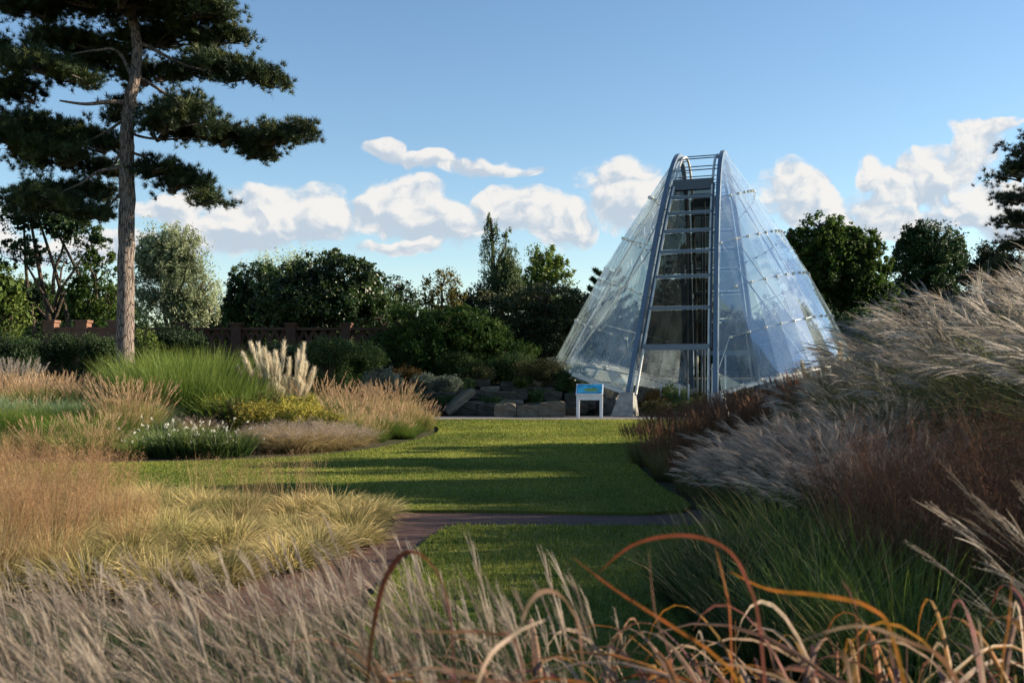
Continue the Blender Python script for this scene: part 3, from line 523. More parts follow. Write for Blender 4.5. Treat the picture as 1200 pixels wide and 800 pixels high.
# ------------------------------------------------------------------ glasshouse
def glasshouse():
    cx, cyy = 8.06, 43.4; al = math.atan2(.937, .348); o = thing('glasshouse', 'tall arched alpine glasshouse of two curved glass shells on steel arches', 'glasshouse', (cx, cyy, 0), al)   # local +x runs along the building, away from the camera
    z0, zt, U, k = .80, 10.75, 6.4, .5
    def prof(s): return 1-(math.sqrt(s*s+k*k)-k)/(math.sqrt(1+k*k)-k)
    def A(s, sg, dv=0, dz=0):
        h = prof(s); return np.array([U*s, -sg*(.93+.67*(1-h)+dv), z0+(zt-z0)*h+dz])      # sg=+1 right shell (local -y)
    def B(th, sg, out=0, dz=0):
        c = max(math.cos(th), 0); return np.array([6.1*math.sin(th), -sg*(1.6+(4.55+out)*c**.9), z0+.05+1.3*c**.8+dz])
    S = np.linspace(-1, 1, 61)
    for sg in (-1, 1):
        m = MB()      # main arch: a deep flat section swept along the curve
        P = np.array([A(s, sg) for s in S]); T = unit(np.gradient(P, axis=0)); sd = np.array([0, -sg, 0.]); N = unit(np.cross(T, sd)); sd = np.cross(N, T)
        a, b = .085, .17; V = np.stack([P+sd*a+N*b, P-sd*a+N*b, P-sd*a-N*b, P+sd*a-N*b], 1); i = np.arange(len(P)*4).reshape(-1,4); j = np.roll(i, -1, 1)
        m.add(V, np.stack([i[:-1], j[:-1], j[1:], i[1:]], -1).reshape(-1,4), .5); m.add(V[[0,-1]], [[0,1,2,3],[4,5,6,7]], .5); part('steel_arch', m.mesh('steel_arch', MT['steel']), o)
        m = MB(); P2 = P-sd*.26*1; P2[:,2] -= .0; tube(m, P2, np.full(len(P), .055), 8)
        for q in range(2, len(P)-2, 3): bar(m, P[q]-sd[q]*.085, P2[q], .04, .04)
        part('inner_rail', m.mesh('inner_rail', MT['lsteel'], True), o)
        # ruled glass shell
        n = 22; th = np.linspace(-PI/2*.985, PI/2*.985, n+1); rows = 6; g = MB(); seam = MB(); fit = MB(); crs = MB()
        G = np.zeros((n+1, rows+1, 3))
        for q, t in enumerate(th):
            a_, b_ = A(math.copysign((abs(t)/(PI/2))**2.6, t)*.985, sg, .10, .03), B(t, sg); gap = max(a_[2]-b_[2], .05)
            for r in range(rows+1):      # courses run parallel to the hem, two metres apart
                w = 1-min((rows-r)*1.75/gap, 1) if r else 0
                pt = a_*(1-w)+b_*w; pt[1] += -sg*.28*math.sin(w*PI)*math.cos(t); G[q, r] = pt
        cen = np.array([0,0,4.])
        for q in range(n):
            for r in range(rows):     # each pane on its own, a few mm proud and a touch out of true
                v = np.array([G[q,r], G[q+1,r], G[q+1,r+1], G[q,r+1]]); c = v.mean(0); nr = unit(np.cross(v[2]-v[0], v[3]-v[1]))
                if np.linalg.norm(v[0]-v[3])+np.linalg.norm(v[1]-v[2]) < .02: continue
                nr = nr; v = c+(v-c)*.992+nr*rs.normal(0,.010,(4,1)); g.add(v, [[0,1,2,3]], rs.uniform())
        for q in range(n+1):
            seam = MB(); tube(seam, G[q], [.014]*(rows+1), 5); part('glazing_seam', seam.mesh('glazing_seam', MT['seam']), o)
        for r in range(1, rows+1):
            crs = MB(); tube(crs, G[:,r]-np.array([0,-sg*.05,0]), [.016]*(n+1), 5)
            for q in range(n+1):
                if np.linalg.norm(G[q,r]-G[q,0]) < .1: continue
                nr = np.array([0, -sg, .3]); bar(crs, G[q,r]-nr*.06, G[q,r]+nr*.05, .09, .09, (1,0,0))
            part('cross_cable', crs.mesh('cross_cable', MT['lsteel']), o)
        part('glass_shell', g.mesh('glass_shell', MT['glass']), o)
        # inclined tension struts inside each shell
        for s, t in ((-.55,-.75),(-.2,-.3),(.15,.2),(.5,.7)): st = MB(); tube(st, [A(s,sg,-.05), B(t,sg,-.6,.1)], [.035,.035], 6); part('stay_strut', st.mesh('stay_strut', MT['lsteel'], True), o)
        # pale hem beam and the skirt of glass under it
        hm = MB(); tt = np.linspace(-PI/2*.985, PI/2*.985, 49)
        for a1, b1 in zip(tt[:-1], tt[1:]):
            p, q_ = B(a1, sg, -.10, -.10), B(b1, sg, -.10, -.10); bar(hm, p, q_+(q_-p)*.02, .08, .13)
        part('hem_beam', hm.mesh('hem_beam', MT['whitewall']), o)
        sk = MB()
        for q in range(n):
            a1, b1 = th[q], th[q+1]; v = np.array([B(a1,sg,.02,-.02), B(b1,sg,.02,-.02), B(b1,sg,-.30*math.cos(b1),-.60*math.cos(b1)), B(a1,sg,-.30*math.cos(a1),-.60*math.cos(a1))]); sk.add(v, [[0,1,2,3]], .5)
        part('glass_skirt', sk.mesh('glass_skirt', MT['glass']), o)
        wl = MB()
        for a1, b1 in zip(tt[:-1], tt[1:]):
            p, q_ = B(a1, sg, -.9), B(b1, sg, -.9); p[2] = q_[2] = 0; hh = .5+.75*max(math.cos(a1),0); bar(wl, p+[0,0,hh/2], q_+[0,0,hh/2]+(q_-p)*.02, .28, hh)
        part('retaining_wall', wl.mesh('retaining_wall', MT['darkstone']), o)
        cw = MB()
        for a1, b1 in zip(tt[:-1], tt[1:]):
            if a1 < -.25: continue
            p, q_ = B(a1, sg, -.62), B(b1, sg, -.62); p[2] = q_[2] = 0; hh = .75+1.05*max(math.cos(a1),0); bar(cw, p+[0,0,hh/2], q_+[0,0,hh/2]+(q_-p)*.02, .2, hh)
        if sg < 0: part('white_parapet', cw.mesh('white_parapet', MT['whitewall']), o)
        for s in (-1, 1):     # concrete feet
            bm = bmesh.new(); bmesh.ops.create_cube(bm, size=1)
            for v in bm.verts:
                lowv = v.co.z < 0; v.co.x = s*(U+.05)+v.co.x*(1.0 if lowv else .46)+(s*.05 if lowv else 0); v.co.y = -sg*1.62+v.co.y*(.85 if lowv else .5)-(sg*.12 if lowv else 0); v.co.z = -.05 if lowv else .86
            bmesh.ops.bevel(bm, geom=bm.edges, offset=.025, segments=2); me = bpy.data.meshes.new('concrete_foot'); bm.to_mesh(me); bm.free(); part('concrete_foot', me, o, MT['concrete'])
    # opening at both ends: transoms and panes between the arches
    def s_at(h):      # height fraction -> s
        lo, hi = -1., 0.
        for _ in range(40):
            md = (lo+hi)/2
            if prof(md) < h: lo = md
            else: hi = md
        return lo
    zs = [2.55, 4.05, 5.30, 6.32, 7.18, 7.95, 8.65, 9.20]
    for e in (1, -1):
        prev = None
        for i, z in enumerate(zs):
            s = s_at((z-z0)/(zt-z0)); 
            p, q = A(s*e if e == 1 else -s, -1, -.22), A(s*e if e == 1 else -s, 1, -.22); m = MB(); hgt = .22 if i == 0 else .13 if i < 7 else .45
            bar(m, p, q, .16, hgt); part('transom', m.mesh('transom', MT['steel'] if i < 7 else MT['dsteel']), o)
            if prev is not None:
                m = MB(); d = np.array([e*.03,0,0]); v = np.array([prev[0]+[0,0,.09], prev[1]+[0,0,.09], q-[0,0,.09], p-[0,0,.09]])+d; m.add(v, [[0,1,2,3]], .5); part('opening_pane', m.mesh('opening_pane', MT['ladderglass']), o)
            prev = (p, q)
        for sg in (-1, 1):
            m = MB(); pp = [A(x*(1 if e == 1 else -1), sg, -.22) for x in np.linspace(s_at((2.5-z0)/(zt-z0)), s_at((9.2-z0)/(zt-z0)), 16)]
            for a1, b1 in zip(pp[:-1], pp[1:]): bar(m, a1, b1, .09, .12, (0,1,0))
            part('opening_frame', m.mesh('opening_frame', MT['dsteel']), o)
    for s in (-.24, -.13, 0, .13, .24):
        m = MB(); tube(m, [A(s,-1,0,.03), A(s,1,0,.03)], [.025,.025], 6); part('top_rail', m.mesh('top_rail', MT['steel'], True), o)
    for z, s in ((9.45,-.25),(9.65,-.22),(9.45,.25),(9.65,.22)):
        m = MB(); p, q = A(s,-1,-.15), A(s,1,-.15); p[2] = q[2] = z; tube(m, [p, q], [.022,.022], 6); part('top_rail', m.mesh('top_rail', MT['steel'], True), o)
    # interior: masts, floor, white posts
    m = MB(); box(m, (0,0,.06), (11.4,5.6,.12)); part('paved_floor', m.mesh('paved_floor', MT['asphalt']), o)
    for (x, y, h, r) in ((-1.5,-.35,8.6,.04),(-1.5,.35,8.6,.04),(1.6,.3,8.8,.04)):
        m = MB(); tube(m, [(x,y,.1),(x,y,h)], [r,r], 10); part('inner_column', m.mesh('inner_column', MT['dsteel'], True), o)
    for (x, y, h) in ((-3.2,-1.15,1.9),(-2.5,-1.35,2.3),(-3.9,.2,1.15),(-3.9,-.15,1.15),(-5.6,-1.35,1.9),(-4.6,.8,1.2)):
        m = MB(); tube(m, [(x,y,.1),(x,y,h)], [.035,.035], 8); box(m, (x,y,.13), (.16,.16,.03)); part('white_post', m.mesh('white_post', MT['whitepaint'], True), o)
    return o, al
GH, GAL = glasshouse()
def ghp(u, v):       # glasshouse local -> world ground point
    c, s = math.cos(GAL), math.sin(GAL); return (8.06+u*c-v*s, 43.4+u*s+v*c)

# ------------------------------------------------------------------ shrubs, hedges
def shrub(name, label, px, py, rx, ry, Y, mat, size=.1, crad=.22, dens=.6, per=22, group=None, lobes=3, x=None, tall=1.):
    x0 = X(px, Y); g = g1(x0, Y); S = Y/F; o = thing(name, label, 'shrub', (x0, Y, g), 0, group); zc = max(Z(py, Y)-g, .15); L = [(np.array([0,0,zc]), np.array([rx*S, rx*S*.8, ry*S]))]
    for i in range(lobes):
        a = rs.uniform(0, 2*PI); L.append((np.array([math.cos(a)*rx*S*.5, math.sin(a)*rx*S*.35, zc+rs.uniform(-.3,.35)*ry*S]), np.array([rx,rx,ry])*S*rs.uniform(.45,.62)))
    if zc-ry*S > .15: L.append((np.array([0,0,zc*.5]), np.array([rx*S*.8, rx*S*.7, zc*.55])))
    mb = MB(); leaf_lobes(mb, L, size, crad, dens, per, tall=tall); part('foliage', mb.mesh('foliage', MT[mat]), o)
    tb = MB(); 
    for _ in range(7): limb((rs.normal(0,.05),rs.normal(0,.05),-.05), (rs.normal(0,.4)*rx*S, rs.normal(0,.3)*rx*S, zc+rs.uniform(-.2,.5)*ry*S), .03, .008, .05, 3, tb)
    part('stems', tb.mesh('stems', MT['bark'], True), o); return o
shrub('dome_shrub', 'large rounded mid green shrub behind the rock tiers', 537, 428, 32, 20, 42, 'shrubgreen')
shrub('dome_shrub', 'low dull green shrub left of the large rounded shrub', 415, 420, 38, 20, 41, 'shrubgreen')
shrub('spreading_shrub', 'wide green shrub above the top rock tier', 600, 430, 34, 17, 42, 'shrubgreen')
shrub('spreading_shrub', 'brownish olive shrub above the right end of the rock tiers', 638, 437, 34, 15, 41, 'olive')
shrub('spreading_shrub', 'dark green shrub between the olive shrub and information board', 672, 452, 24, 24, 40.5, 'shrubgreen')
shrub('upright_shrub', 'yellow green bush standing in sun below the cedar', 612, 412, 18, 12, 44, 'lime')
shrub('flowering_shrub', 'greyish seed topped shrub touching the left glass edge', 655, 428, 26, 9, 42.5, 'sage')
shrub('lavender_bush', 'left one of the two small grey domed bushes', 497, 449, 15, 10, 40, 'sage', .07, .15, .9)
shrub('lavender_bush', 'right one of the two small grey domed bushes', 523, 450, 17, 10, 40, 'sage', .07, .15, .9)
shrub('rusty_shrub', 'rusty brown shrub left of the two grey domes', 474, 443, 22, 14, 40.5, 'rust', .08)
shrub('dome_shrub', 'grey green domed bush behind the fan grass', 448, 448, 22, 18, 38, 'sage', .08, .18)
shrub('mat_shrub', 'dark green low mound in front of the rusty shrub', 470, 468, 28, 10, 38.4, 'shrubgreen', .07, .15)
shrub('mat_shrub', 'small green mat plant beside the two grey domes', 546, 452, 13, 8, 40.4, 'shrubgreen', .08, .15)
shrub('mat_shrub', 'green cushion hanging over the first rock step', 522, 470, 16, 6, 39, 'shrubgreen', .07, .13)
shrub('mat_shrub', 'dark cushion plant spilling between upper rocks at right', 632, 464, 16, 6, 39.6, 'shrubgreen', .07, .13)
shrub('mat_shrub', 'trailing green plant between second and third rock tier at centre', 575, 469, 16, 4, 39, 'shrubgreen', .07, .13)
shrub('mat_shrub', 'small lime cushion on the top rock tier beside the olive shrub', 612, 447, 11, 5, 40.2, 'lime', .07, .13)
shrub('mat_shrub', 'low green tuft at the foot of the rocks left of the boulders', 500, 474, 12, 4, 38, 'shrubgreen', .07, .13)
shrub('dome_shrub', 'small olive dome between the top rocks and the large rounded shrub', 566, 440, 14, 9, 41, 'olive', .08, .16)
shrub('clipped_shrub', 'dark clipped bush under the sunlit brick wall', 68, 408, 24, 17, 40, 'dark', .10, .25, .8)
shrub('clipped_shrub', 'dark clipped bush against the foot of the pine trunk', 112, 410, 28, 16, 40, 'dark', .10, .25, .8)
shrub('clipped_shrub', 'dark rounded bush right of the pine trunk under the balustrade', 205, 402, 34, 17, 41, 'dark', .10, .25, .8)
shrub('clipped_shrub', 'dark spreading bush in front of the pierced balustrade', 335, 418, 34, 14, 40, 'dark', .10, .25, .8)
shrub('upright_shrub', 'bright leafy shoots rising just right of the pine trunk', 170, 400, 16, 22, 37, 'lime', .12, .25, .35, 12)
shrub('dark_shrub', 'deep green bush at the far left under the trees', 14, 412, 34, 18, 42, 'dark', .10, .25, .8)
shrub('spreading_shrub', 'grey green shrub below the broad evergreen tree', 385, 412, 30, 16, 39, 'shrubgreen', .1)
shrub('spreading_shrub', 'shaded green shrub under the spreading tree left of the rocks', 470, 425, 36, 14, 42.5, 'dark', .1)
for i, (u, v, r, h, mt, lab) in enumerate([(-5.0,1.0,.55,.5,'rust','rusty tuft inside the glasshouse just behind the left arch foot'),(-4.4,.4,.7,.4,'shrubgreen','green alpine plants in the middle of the glasshouse opening'),
  (-3.4,-.6,.8,.45,'olive','olive alpine mound inside the glasshouse near the white posts'),(-2.6,.9,.8,.6,'shrubgreen','taller green plants inside the glasshouse behind the left arch'),(-5.9,-.7,.5,.3,'shrubgreen','low green plants at the sill of the glasshouse opening'),(-6.6,.5,.6,.28,'olive','straggly low plants in front of the glasshouse opening'),(-6.3,-1.3,.55,.4,'olive','straggly plants beside the right arch foot of the glasshouse')]):
    x, y = ghp(u, v); o = thing('alpine_plant', lab, 'plant', (x, y, .0)); mb = MB(); leaf_lobes(mb, [(np.array([0,0,h*.6+.12]), np.array([r,r,h]))], .09, .18, .7, 20); part('foliage', mb.mesh('foliage', MT[mt]), o)

# ------------------------------------------------------------------ rocks
def rockmesh(seed, sx, sy, sz, rough=.06):
    bm = bmesh.new(); bmesh.ops.create_cube(bm, size=1); bmesh.ops.subdivide_edges(bm, edges=bm.edges, cuts=4, use_grid_fill=True); g = np.random.default_rng(seed); ph = g.uniform(0, 9, 6); tilt = g.uniform(-.12,.12,2)
    for v in bm.verts:
        x, y, z = v.co; k = 1-.10*(abs(x)*2)**4*(abs(z)*2)**4; n = math.sin(x*7+ph[0])*math.sin(y*6+ph[1])+.6*math.sin(z*9+ph[2]+x*5)+.5*math.sin(x*15+ph[3]+z*11)
        v.co = Vector((x*sx*k, y*sy*k, (z+x*tilt[0]+y*tilt[1])*sz*k)); v.co += Vector((g.normal()*.25+n*.5, g.normal()*.25+n, g.normal()*.25+n*.4))*rough*min(sx,sz)
    me = bpy.data.meshes.new('rock'); bm.to_mesh(me); bm.free(); return me
ROCKS = [(489,481,22,14),(508,482,20,14),(468,480,22,14),(540,480,44,16),(572,480,30,16),(447,480,22,13),
 (524,463,26,8),(500,462,30,9),(553,462,40,11),(585,464,48,11),(553,474,34,8),(478,462,22,9),(512,452,20,7),
 (560,449,34,9),(598,452,28,10),(624,451,34,11),(650,450,22,12),(606,464,26,10),(648,464,26,11),(672,466,24,11),(600,472,30,8),(658,476,30,10),(678,478,24,14),(628,476,30,8),(536,456,18,6),(575,456,26,7),(610,458,20,6),(640,457,22,6),(566,481,22,12),(668,483,18,12),(482,472,20,7),(470,472,16,8),(690,474,18,12)]
for i, (px, py, w, h) in enumerate(ROCKS):
    Yr = 37.6+max(0, (486-py))*.085; S = Yr/F; me = rockmesh(i, w*S*.88, .8+.3*rs.uniform(), h*S*.98, .05); zc = Z(py, Yr)
    o = part('rock', me, None, MT['rock'] if i % 5 else MT['rocklight']); o.location = (X(px, Yr), Yr+.3, zc); o.rotation_euler = (0, 0, rs.uniform(-.12,.12)); props(o, 'squared weathered sandstone block built into the rock garden tiers', 'rock', 'sandstone blocks of the rock garden tiers')
o = part('rock', rockmesh(77, 1.35, .8, .26), None, MT['rocklight']); o.location = (X(538, 38.5), 38.1, Z(470, 38.5)); o.rotation_euler = (0, R_(-38), .35); props(o, 'pale slab leaning diagonally across the rock steps', 'rock')
for i, (px, py, w, h, lab) in enumerate([(592,481,30,18,'left one of three large boulders at the edge of the walk'),(620,482,34,15,'dark middle one of three large boulders at the edge of the walk'),(647,480,36,19,'pale ended right one of three large boulders at the edge of the walk')]):
    Yr = 36.7; S = Yr/F; o = part('boulder', rockmesh(100+i, w*S*.86, .7, h*S*1.0, .05), None, MT['rocklight']); o.location = (X(px, Yr), Yr+.25, Z(py, Yr)); props(o, lab, 'boulder')

# ------------------------------------------------------------------ information board
def board():
    x0 = X(691, 36.4); o = thing('information_board', 'white framed low board with a sloping blue map panel before the glasshouse', 'sign', (x0, 36.4, .012), R_(-7))
    w, d = .92, .50; zf, zb = .80, 1.12
    for sx in (-1, 1):
        for yy, zz in ((-d/2, zf), (d/2, zb-.02)):
            m = MB(); box(m, (sx*(w/2-.05), yy+(.05 if yy < 0 else -.05), zz/2), (.10, .10, zz)); part('leg', m.mesh('leg', MT['whitepaint']), o)
    m = MB(); box(m, (0, -d/2+.045, zf-.09), (w-.2, .06, .19)); part('apron', m.mesh('apron', MT['whitepaint']), o)
    a = math.atan2(zb-zf, d); ax = np.array([[1,0,0],[0,math.cos(a),math.sin(a)],[0,-math.sin(a),math.cos(a)]]); Ld = math.hypot(d, zb-zf)
    m = MB(); box(m, (0, 0, (zf+zb)/2+.02), (w+.04, Ld+.06, .05), ax); part('frame', m.mesh('frame', MT['whitepaint']), o)
    mt, b = newmat('printed_blue_panel'); tc = b.n('ShaderNodeTexCoord'); n = b.noise(tc.outputs['Object'], 4.5, 5, .6); s = b.n('ShaderNodeSeparateXYZ'); b.l(tc.outputs['Object'], s.inputs[0])
    c = b.ramp(n, [(.3,(.008,.07,.17)),(.5,(.012,.16,.34)),(.7,(.03,.26,.44))]); e = b.m('ADD', b.m('POWER', b.m('DIVIDE', b.m('ABSOLUTE', b.m('SUBTRACT', s.outputs[0], .05)), .26), 2.0), b.m('POWER', b.m('DIVIDE', b.m('ABSOLUTE', b.m('ADD', s.outputs[1], .09)), .085), 2.0))
    c = b.mix(b.mr(b.m('ADD', e, b.m('MULTIPLY', n, .8)), 1.6, 1.3), c, (.06,.13,.035,1)); finish(b, princ(b, c, .35, .4))
    m = MB(); box(m, (0, -.012, (zf+zb)/2+.052), (w-.03, Ld-.02, .02), ax); part('map_panel', m.mesh('map_panel', mt), o)
board()

# ------------------------------------------------------------------ grasses
def blades_mesh(name, mat, n, R, L, W_, lean=(.05,.5), bend=(.4,1.3), seg=4, wind=(PI, 0.), ell=1., crease=0, q=1.5, c=(0,1), lv=.3, rollr=.6, z0=-.03, crand=0):
    r = R*np.sqrt(rs.uniform(0, 1, n)); a = rs.uniform(0, 2*PI, n); B = np.stack([r*np.cos(a), r*np.sin(a)*ell, np.full(n, z0)], -1)
    az = a+rs.normal(0, .5, n); th0 = lean[0]+(lean[1]-lean[0])*(r/R)*rs.uniform(.5, 1.2, n); th1 = th0+rs.uniform(*bend, n)
    if wind[1]: vx = np.cos(az)*th1+math.cos(wind[0])*wind[1]; vy = np.sin(az)*th1+math.sin(wind[0])*wind[1]; az = np.arctan2(vy, vx); th1 = np.minimum(np.hypot(vx, vy), 2.6)
    LL = L*rs.uniform(1-lv, 1+lv*.5, n); P, D = paths(B, az, th0, th1, LL, seg, q); P[:,:,2] = np.maximum(P[:,:,2], np.where(np.arange(seg+1) > 0, .01, z0))
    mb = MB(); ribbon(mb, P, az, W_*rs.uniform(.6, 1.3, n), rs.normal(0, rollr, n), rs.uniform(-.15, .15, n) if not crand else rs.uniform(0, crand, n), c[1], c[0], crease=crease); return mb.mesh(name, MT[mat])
def head_mesh(name, mat, n, R, L, kind, lean=(.02,.35), bend=(.1,.5), wind=(PI,0.), ell=1., sw=.004, hl=.22, racemes=12, hairs=8, hw=.007, lv=.18, hlen=.03, z0=-.02, spread=.35, stemc=.15, droop=.7):
    r = R*np.sqrt(rs.uniform(0, 1, n)); a = rs.uniform(0, 2*PI, n); B = np.stack([r*np.cos(a), r*np.sin(a)*ell, np.full(n, z0)], -1); az = a+rs.normal(0, .4, n)
    th0 = lean[0]+(lean[1]-lean[0])*(r/R); th1 = th0+rs.uniform(*bend, n); vx = np.cos(az)*th1+math.cos(wind[0])*wind[1]; vy = np.sin(az)*th1+math.sin(wind[0])*wind[1]; az = np.arctan2(vy, vx); th1 = np.hypot(vx, vy)
    LL = L*rs.uniform(1-lv, 1+lv*.4, n); P, D = paths(B, az, th0, th1, LL, 7, 1.6); mb = MB(); ribbon(mb, P, az, np.full(n, sw), rs.normal(0, 1, n), None, stemc+.2, stemc-.1, bulge=3, base=1)
    cst = rs.uniform(.2, .75, n); frac = hl/L
    if kind == 'fan':
        i = np.repeat(np.arange(n), racemes); m = len(i); p, d = sample(P, D, i, 1-frac*.75*rs.uniform(0, 1, m)**1.3)
        a2 = az[i]+rs.normal(0, spread*1.6, m); t0 = np.abs(th1[i]+rs.normal(-.05, spread*.55, m)); t1 = t0+rs.uniform(.1, droop, m); PP, DD = paths(p, a2, t0, t1, hl*rs.uniform(.45, .9, m), 4, 1.2)
        ribbon(mb, PP, a2, np.full(m, hw), rs.normal(0, 1, m), cst[i]-.1, .35, 0, bulge=2, base=.8)
        j = np.repeat(np.arange(m), hairs); h = len(j); p, d = sample(PP, DD, j, rs.uniform(.05, 1, h)); slivers(mb, p, unit(d+rdir(h)*.6), hlen*rs.uniform(.5,1.2,h), np.full(h, hw*.45), np.clip(cst[i][j]+rs.uniform(-.1,.3,h), 0, 1))
    elif kind == 'spike':
        j = np.repeat(np.arange(n), hairs); h = len(j); t = rs.uniform(0, 1, h); p, d = sample(P, D, j, 1-frac*t); slivers(mb, p, unit(d*1.2+rdir(h)*spread*2), hlen*rs.uniform(.6,1.2,h)*(.5+np.sin(t*PI)*.7), np.full(h, hw), np.clip(cst[j]+rs.uniform(-.2,.3,h),0,1))
    elif kind == 'panicle':
        i = np.repeat(np.arange(n), racemes); m = len(i); t = rs.uniform(0, 1, m); p, d = sample(P, D, i, 1-frac*t); a2 = rs.uniform(0, 2*PI, m); t0 = rs.uniform(.3, 1.1, m); LLr = hl*(.15+.35*t)*rs.uniform(.6,1.2,m)
        PP, DD = paths(p, a2, t0, t0+.5, LLr, 2, 1); ribbon(mb, PP, a2, np.full(m, hw*.4), None, cst[i]-.2, .2, 0, base=1)
        j = np.repeat(np.arange(m), hairs); h = len(j); p, d = sample(PP, DD, j, rs.uniform(.3, 1, h)); slivers(mb, p, unit(d+rdir(h)*.8), hlen*rs.uniform(.5,1.2,h), np.full(h, hw), np.clip(cst[i][j]+rs.uniform(-.2,.35,h),0,1))
    elif kind == 'pampas':
        j = np.repeat(np.arange(n), hairs); h = len(j); t = rs.uniform(0, 1, h); p, d = sample(P, D, j, 1-frac*t); slivers(mb, p+rs.normal(0, .012, (h,3)), unit(d*1.5+rdir(h)*.75), hlen*rs.uniform(.6,1.2,h)*(.35+np.sin(np.clip(t*.9+.1,0,1)*PI)*.8), np.full(h, hw), np.clip(cst[j]*.6+rs.uniform(0,.5,h),0,1))
    return mb.mesh(name, MT[mat])
def put(name, label, cat, x, y, parts, rz=0, s=1., group=None, dz=0):
    o = thing(name, label, cat, (x, y, g1(x, y)+dz), rz, group, s)
    for pn, me in parts: part(pn, me, o)
    return o
WL = PI      # the wind blows plumes to the left (-X)

# golden tussock bed between path and lawn
T = [[('foliage', blades_mesh('foliage', 'tuss', 620, .20, .42, .0075, (.1,.9), (.5,1.5), 4))] for _ in range(3)] + [[('foliage', blades_mesh('foliage', 'tussg', 620, .20, .40, .0075, (.1,.9), (.5,1.4), 4))] for _ in range(2)]
BED = [(-1.42,11.3),(-1.42,9.2),(-1.75,8.0),(-2.4,7.1),(-3.8,6.6),(-5.4,6.2),(-7.5,6.1),(-8,9),(-7.5,12.4),(-5,12.35),(-3.2,11.6)]
pts = []
for _ in range(6000):
    x, y = rs.uniform(-8, -1.3), rs.uniform(5.2, 12.6)
    if inpoly(np.array([x]), np.array([y]), BED)[0] and abs(x) < y*.54+.3 and all((x-a)**2+(y-b)**2 > .36**2 for a, b in pts): pts.append((x, y))
for i, (x, y) in enumerate(pts):
    green = rs.uniform() < .22; put('tussock_grass', 'low greenish sedge tussock among the golden ones' if green else 'low golden sedge tussock in the bed between brick path and lawn', 'grass clump', x, y, T[3+i%2] if green else T[i%3], rs.uniform(0, 6.28), rs.uniform(.55, 1.1), 'low tussocks in the bed by the brick path')
# tall molinia standing over the tussocks
MO = [[('foliage', blades_mesh('foliage', 'tan_g', 420, .22, .75, .006, (.05,.55), (.2,.9), 4)), ('flower_heads', head_mesh('flower_heads', 'russet', 120, .2, 1.35, 'panicle', (.02,.32), (.02,.25), hl=.50, racemes=12, hairs=3, hw=.005, hlen=.022, lv=.3))] for _ in range(3)]
for i, (px, Y, s) in enumerate([(20,8.2,1.0),(75,9.0,1.0),(120,9.8,.95),(-15,7.4,1.0),(60,7.6,.92),(-40,9.4,1.1),(30,10.4,1.05),(95,11.2,1.0),(-5,11.6,1.0),(150,8.6,.75)]):
    put('moor_grass', 'tall orange brown airy moor grass rising over the tussocks at left', 'grass clump', X(px, Y), Y, MO[i%3], rs.uniform(0,6), s*.68, 'tall airy moor grasses at the left')
MO2 = [[('foliage', blades_mesh('foliage', 'tan_g', 260, .14, .5, .006, (.05,.5), (.2,.9), 4)), ('flower_heads', head_mesh('flower_heads', 'russet', 34, .12, 1.15, 'panicle', (.02,.32), (.02,.18), hl=.35, racemes=8, hairs=3, hw=.004, hlen=.018, lv=.25, sw=.003, stemc=.6))] for _ in range(2)]
for i, (px, Y) in enumerate([(232,11.2),(268,11.0),(300,11.5),(335,10.8),(362,11.2),(290,10.4)]):
    put('moor_grass', 'thin stemmed moor grass standing sparsely against the shaded lawn', 'grass clump', X(px, Y), Y, MO2[i%2], rs.uniform(0,6), rs.uniform(.55,.68), 'thin moor grasses against the lawn')

# left border
fineG = [[('foliage', blades_mesh('foliage', 'ggrass', 1000, .55, 1.5, .013, (.02,.35), (.1,1.0), 5, lv=.35))] for _ in range(3)]
for i, (px, Y, s) in enumerate([(168,27,.92),(195,26.5,1.0),(228,27,1.03),(262,27.5,.98),(180,25.2,.8),(215,25,.85),(250,25.4,.82),(282,26.4,.8),(205,29,1.08),(245,29,1.08),(168,29.5,1.0)]):
    put('green_grass', 'tall fine green grass forming the big mound below the pine', 'grass clump', X(px, Y), Y, fineG[i%3], rs.uniform(0,6), s*1.28, 'tall fine green grasses below the pine')
leafG = [[('foliage', blades_mesh('foliage', 'ggrass', 260, .5, 1.35, .035, (.05,.4), (.3,1.6), 6, crease=.3))] for _ in range(2)]
for i, (px, Y, s) in enumerate([(285,24.6,1),(300,25.2,.9),(262,24.2,.85),(60,26,.8),(90,26,.75),(120,26.2,.8),(30,26.4,.8)]):
    put('reed_grass', 'broad bladed arching green grass beside the fine mound', 'grass clump', X(px, Y), Y, leafG[i%2], rs.uniform(0,6), s, 'broad bladed green grasses in the left border')
spG = [[('foliage', blades_mesh('foliage', 'tussg', 420, .38, .95, .008, (.05,.5), (.2,.9), 4)), ('flower_heads', head_mesh('flower_heads', 'spike', 95, .4, 1.2, 'spike', (.02,.4), (.05,.5), lv=.55, hl=.26, hairs=34, hw=.008, hlen=.06, spread=.3))] for _ in range(3)]
for i, (px, Y, s) in enumerate([(-10,27,1.0),(15,26.6,1.05),(40,27.4,1),(65,28,1),(90,28.4,1),(115,28.6,.95),(10,28.5,1.1),(50,29,1.1),(-30,26,1.1),(5,25.6,1.0),(85,30,1.1)]):
    put('feather_grass', 'pinkish tan feathery grass in the drift at the far left', 'grass clump', X(px, Y), Y, spG[i%3], rs.uniform(0,6), s, 'tan feathery grasses at far left')
for i, (px, Y, s) in enumerate([(138,22.6,1.0),(152,22.3,1.05),(164,22.6,.95),(145,21.6,.85)]):
    put('feather_grass', 'upright straw coloured grass beside the white flowers', 'grass clump', X(px, Y), Y, spG[i%3], rs.uniform(0,6), s, 'straw grasses beside the white flowers')
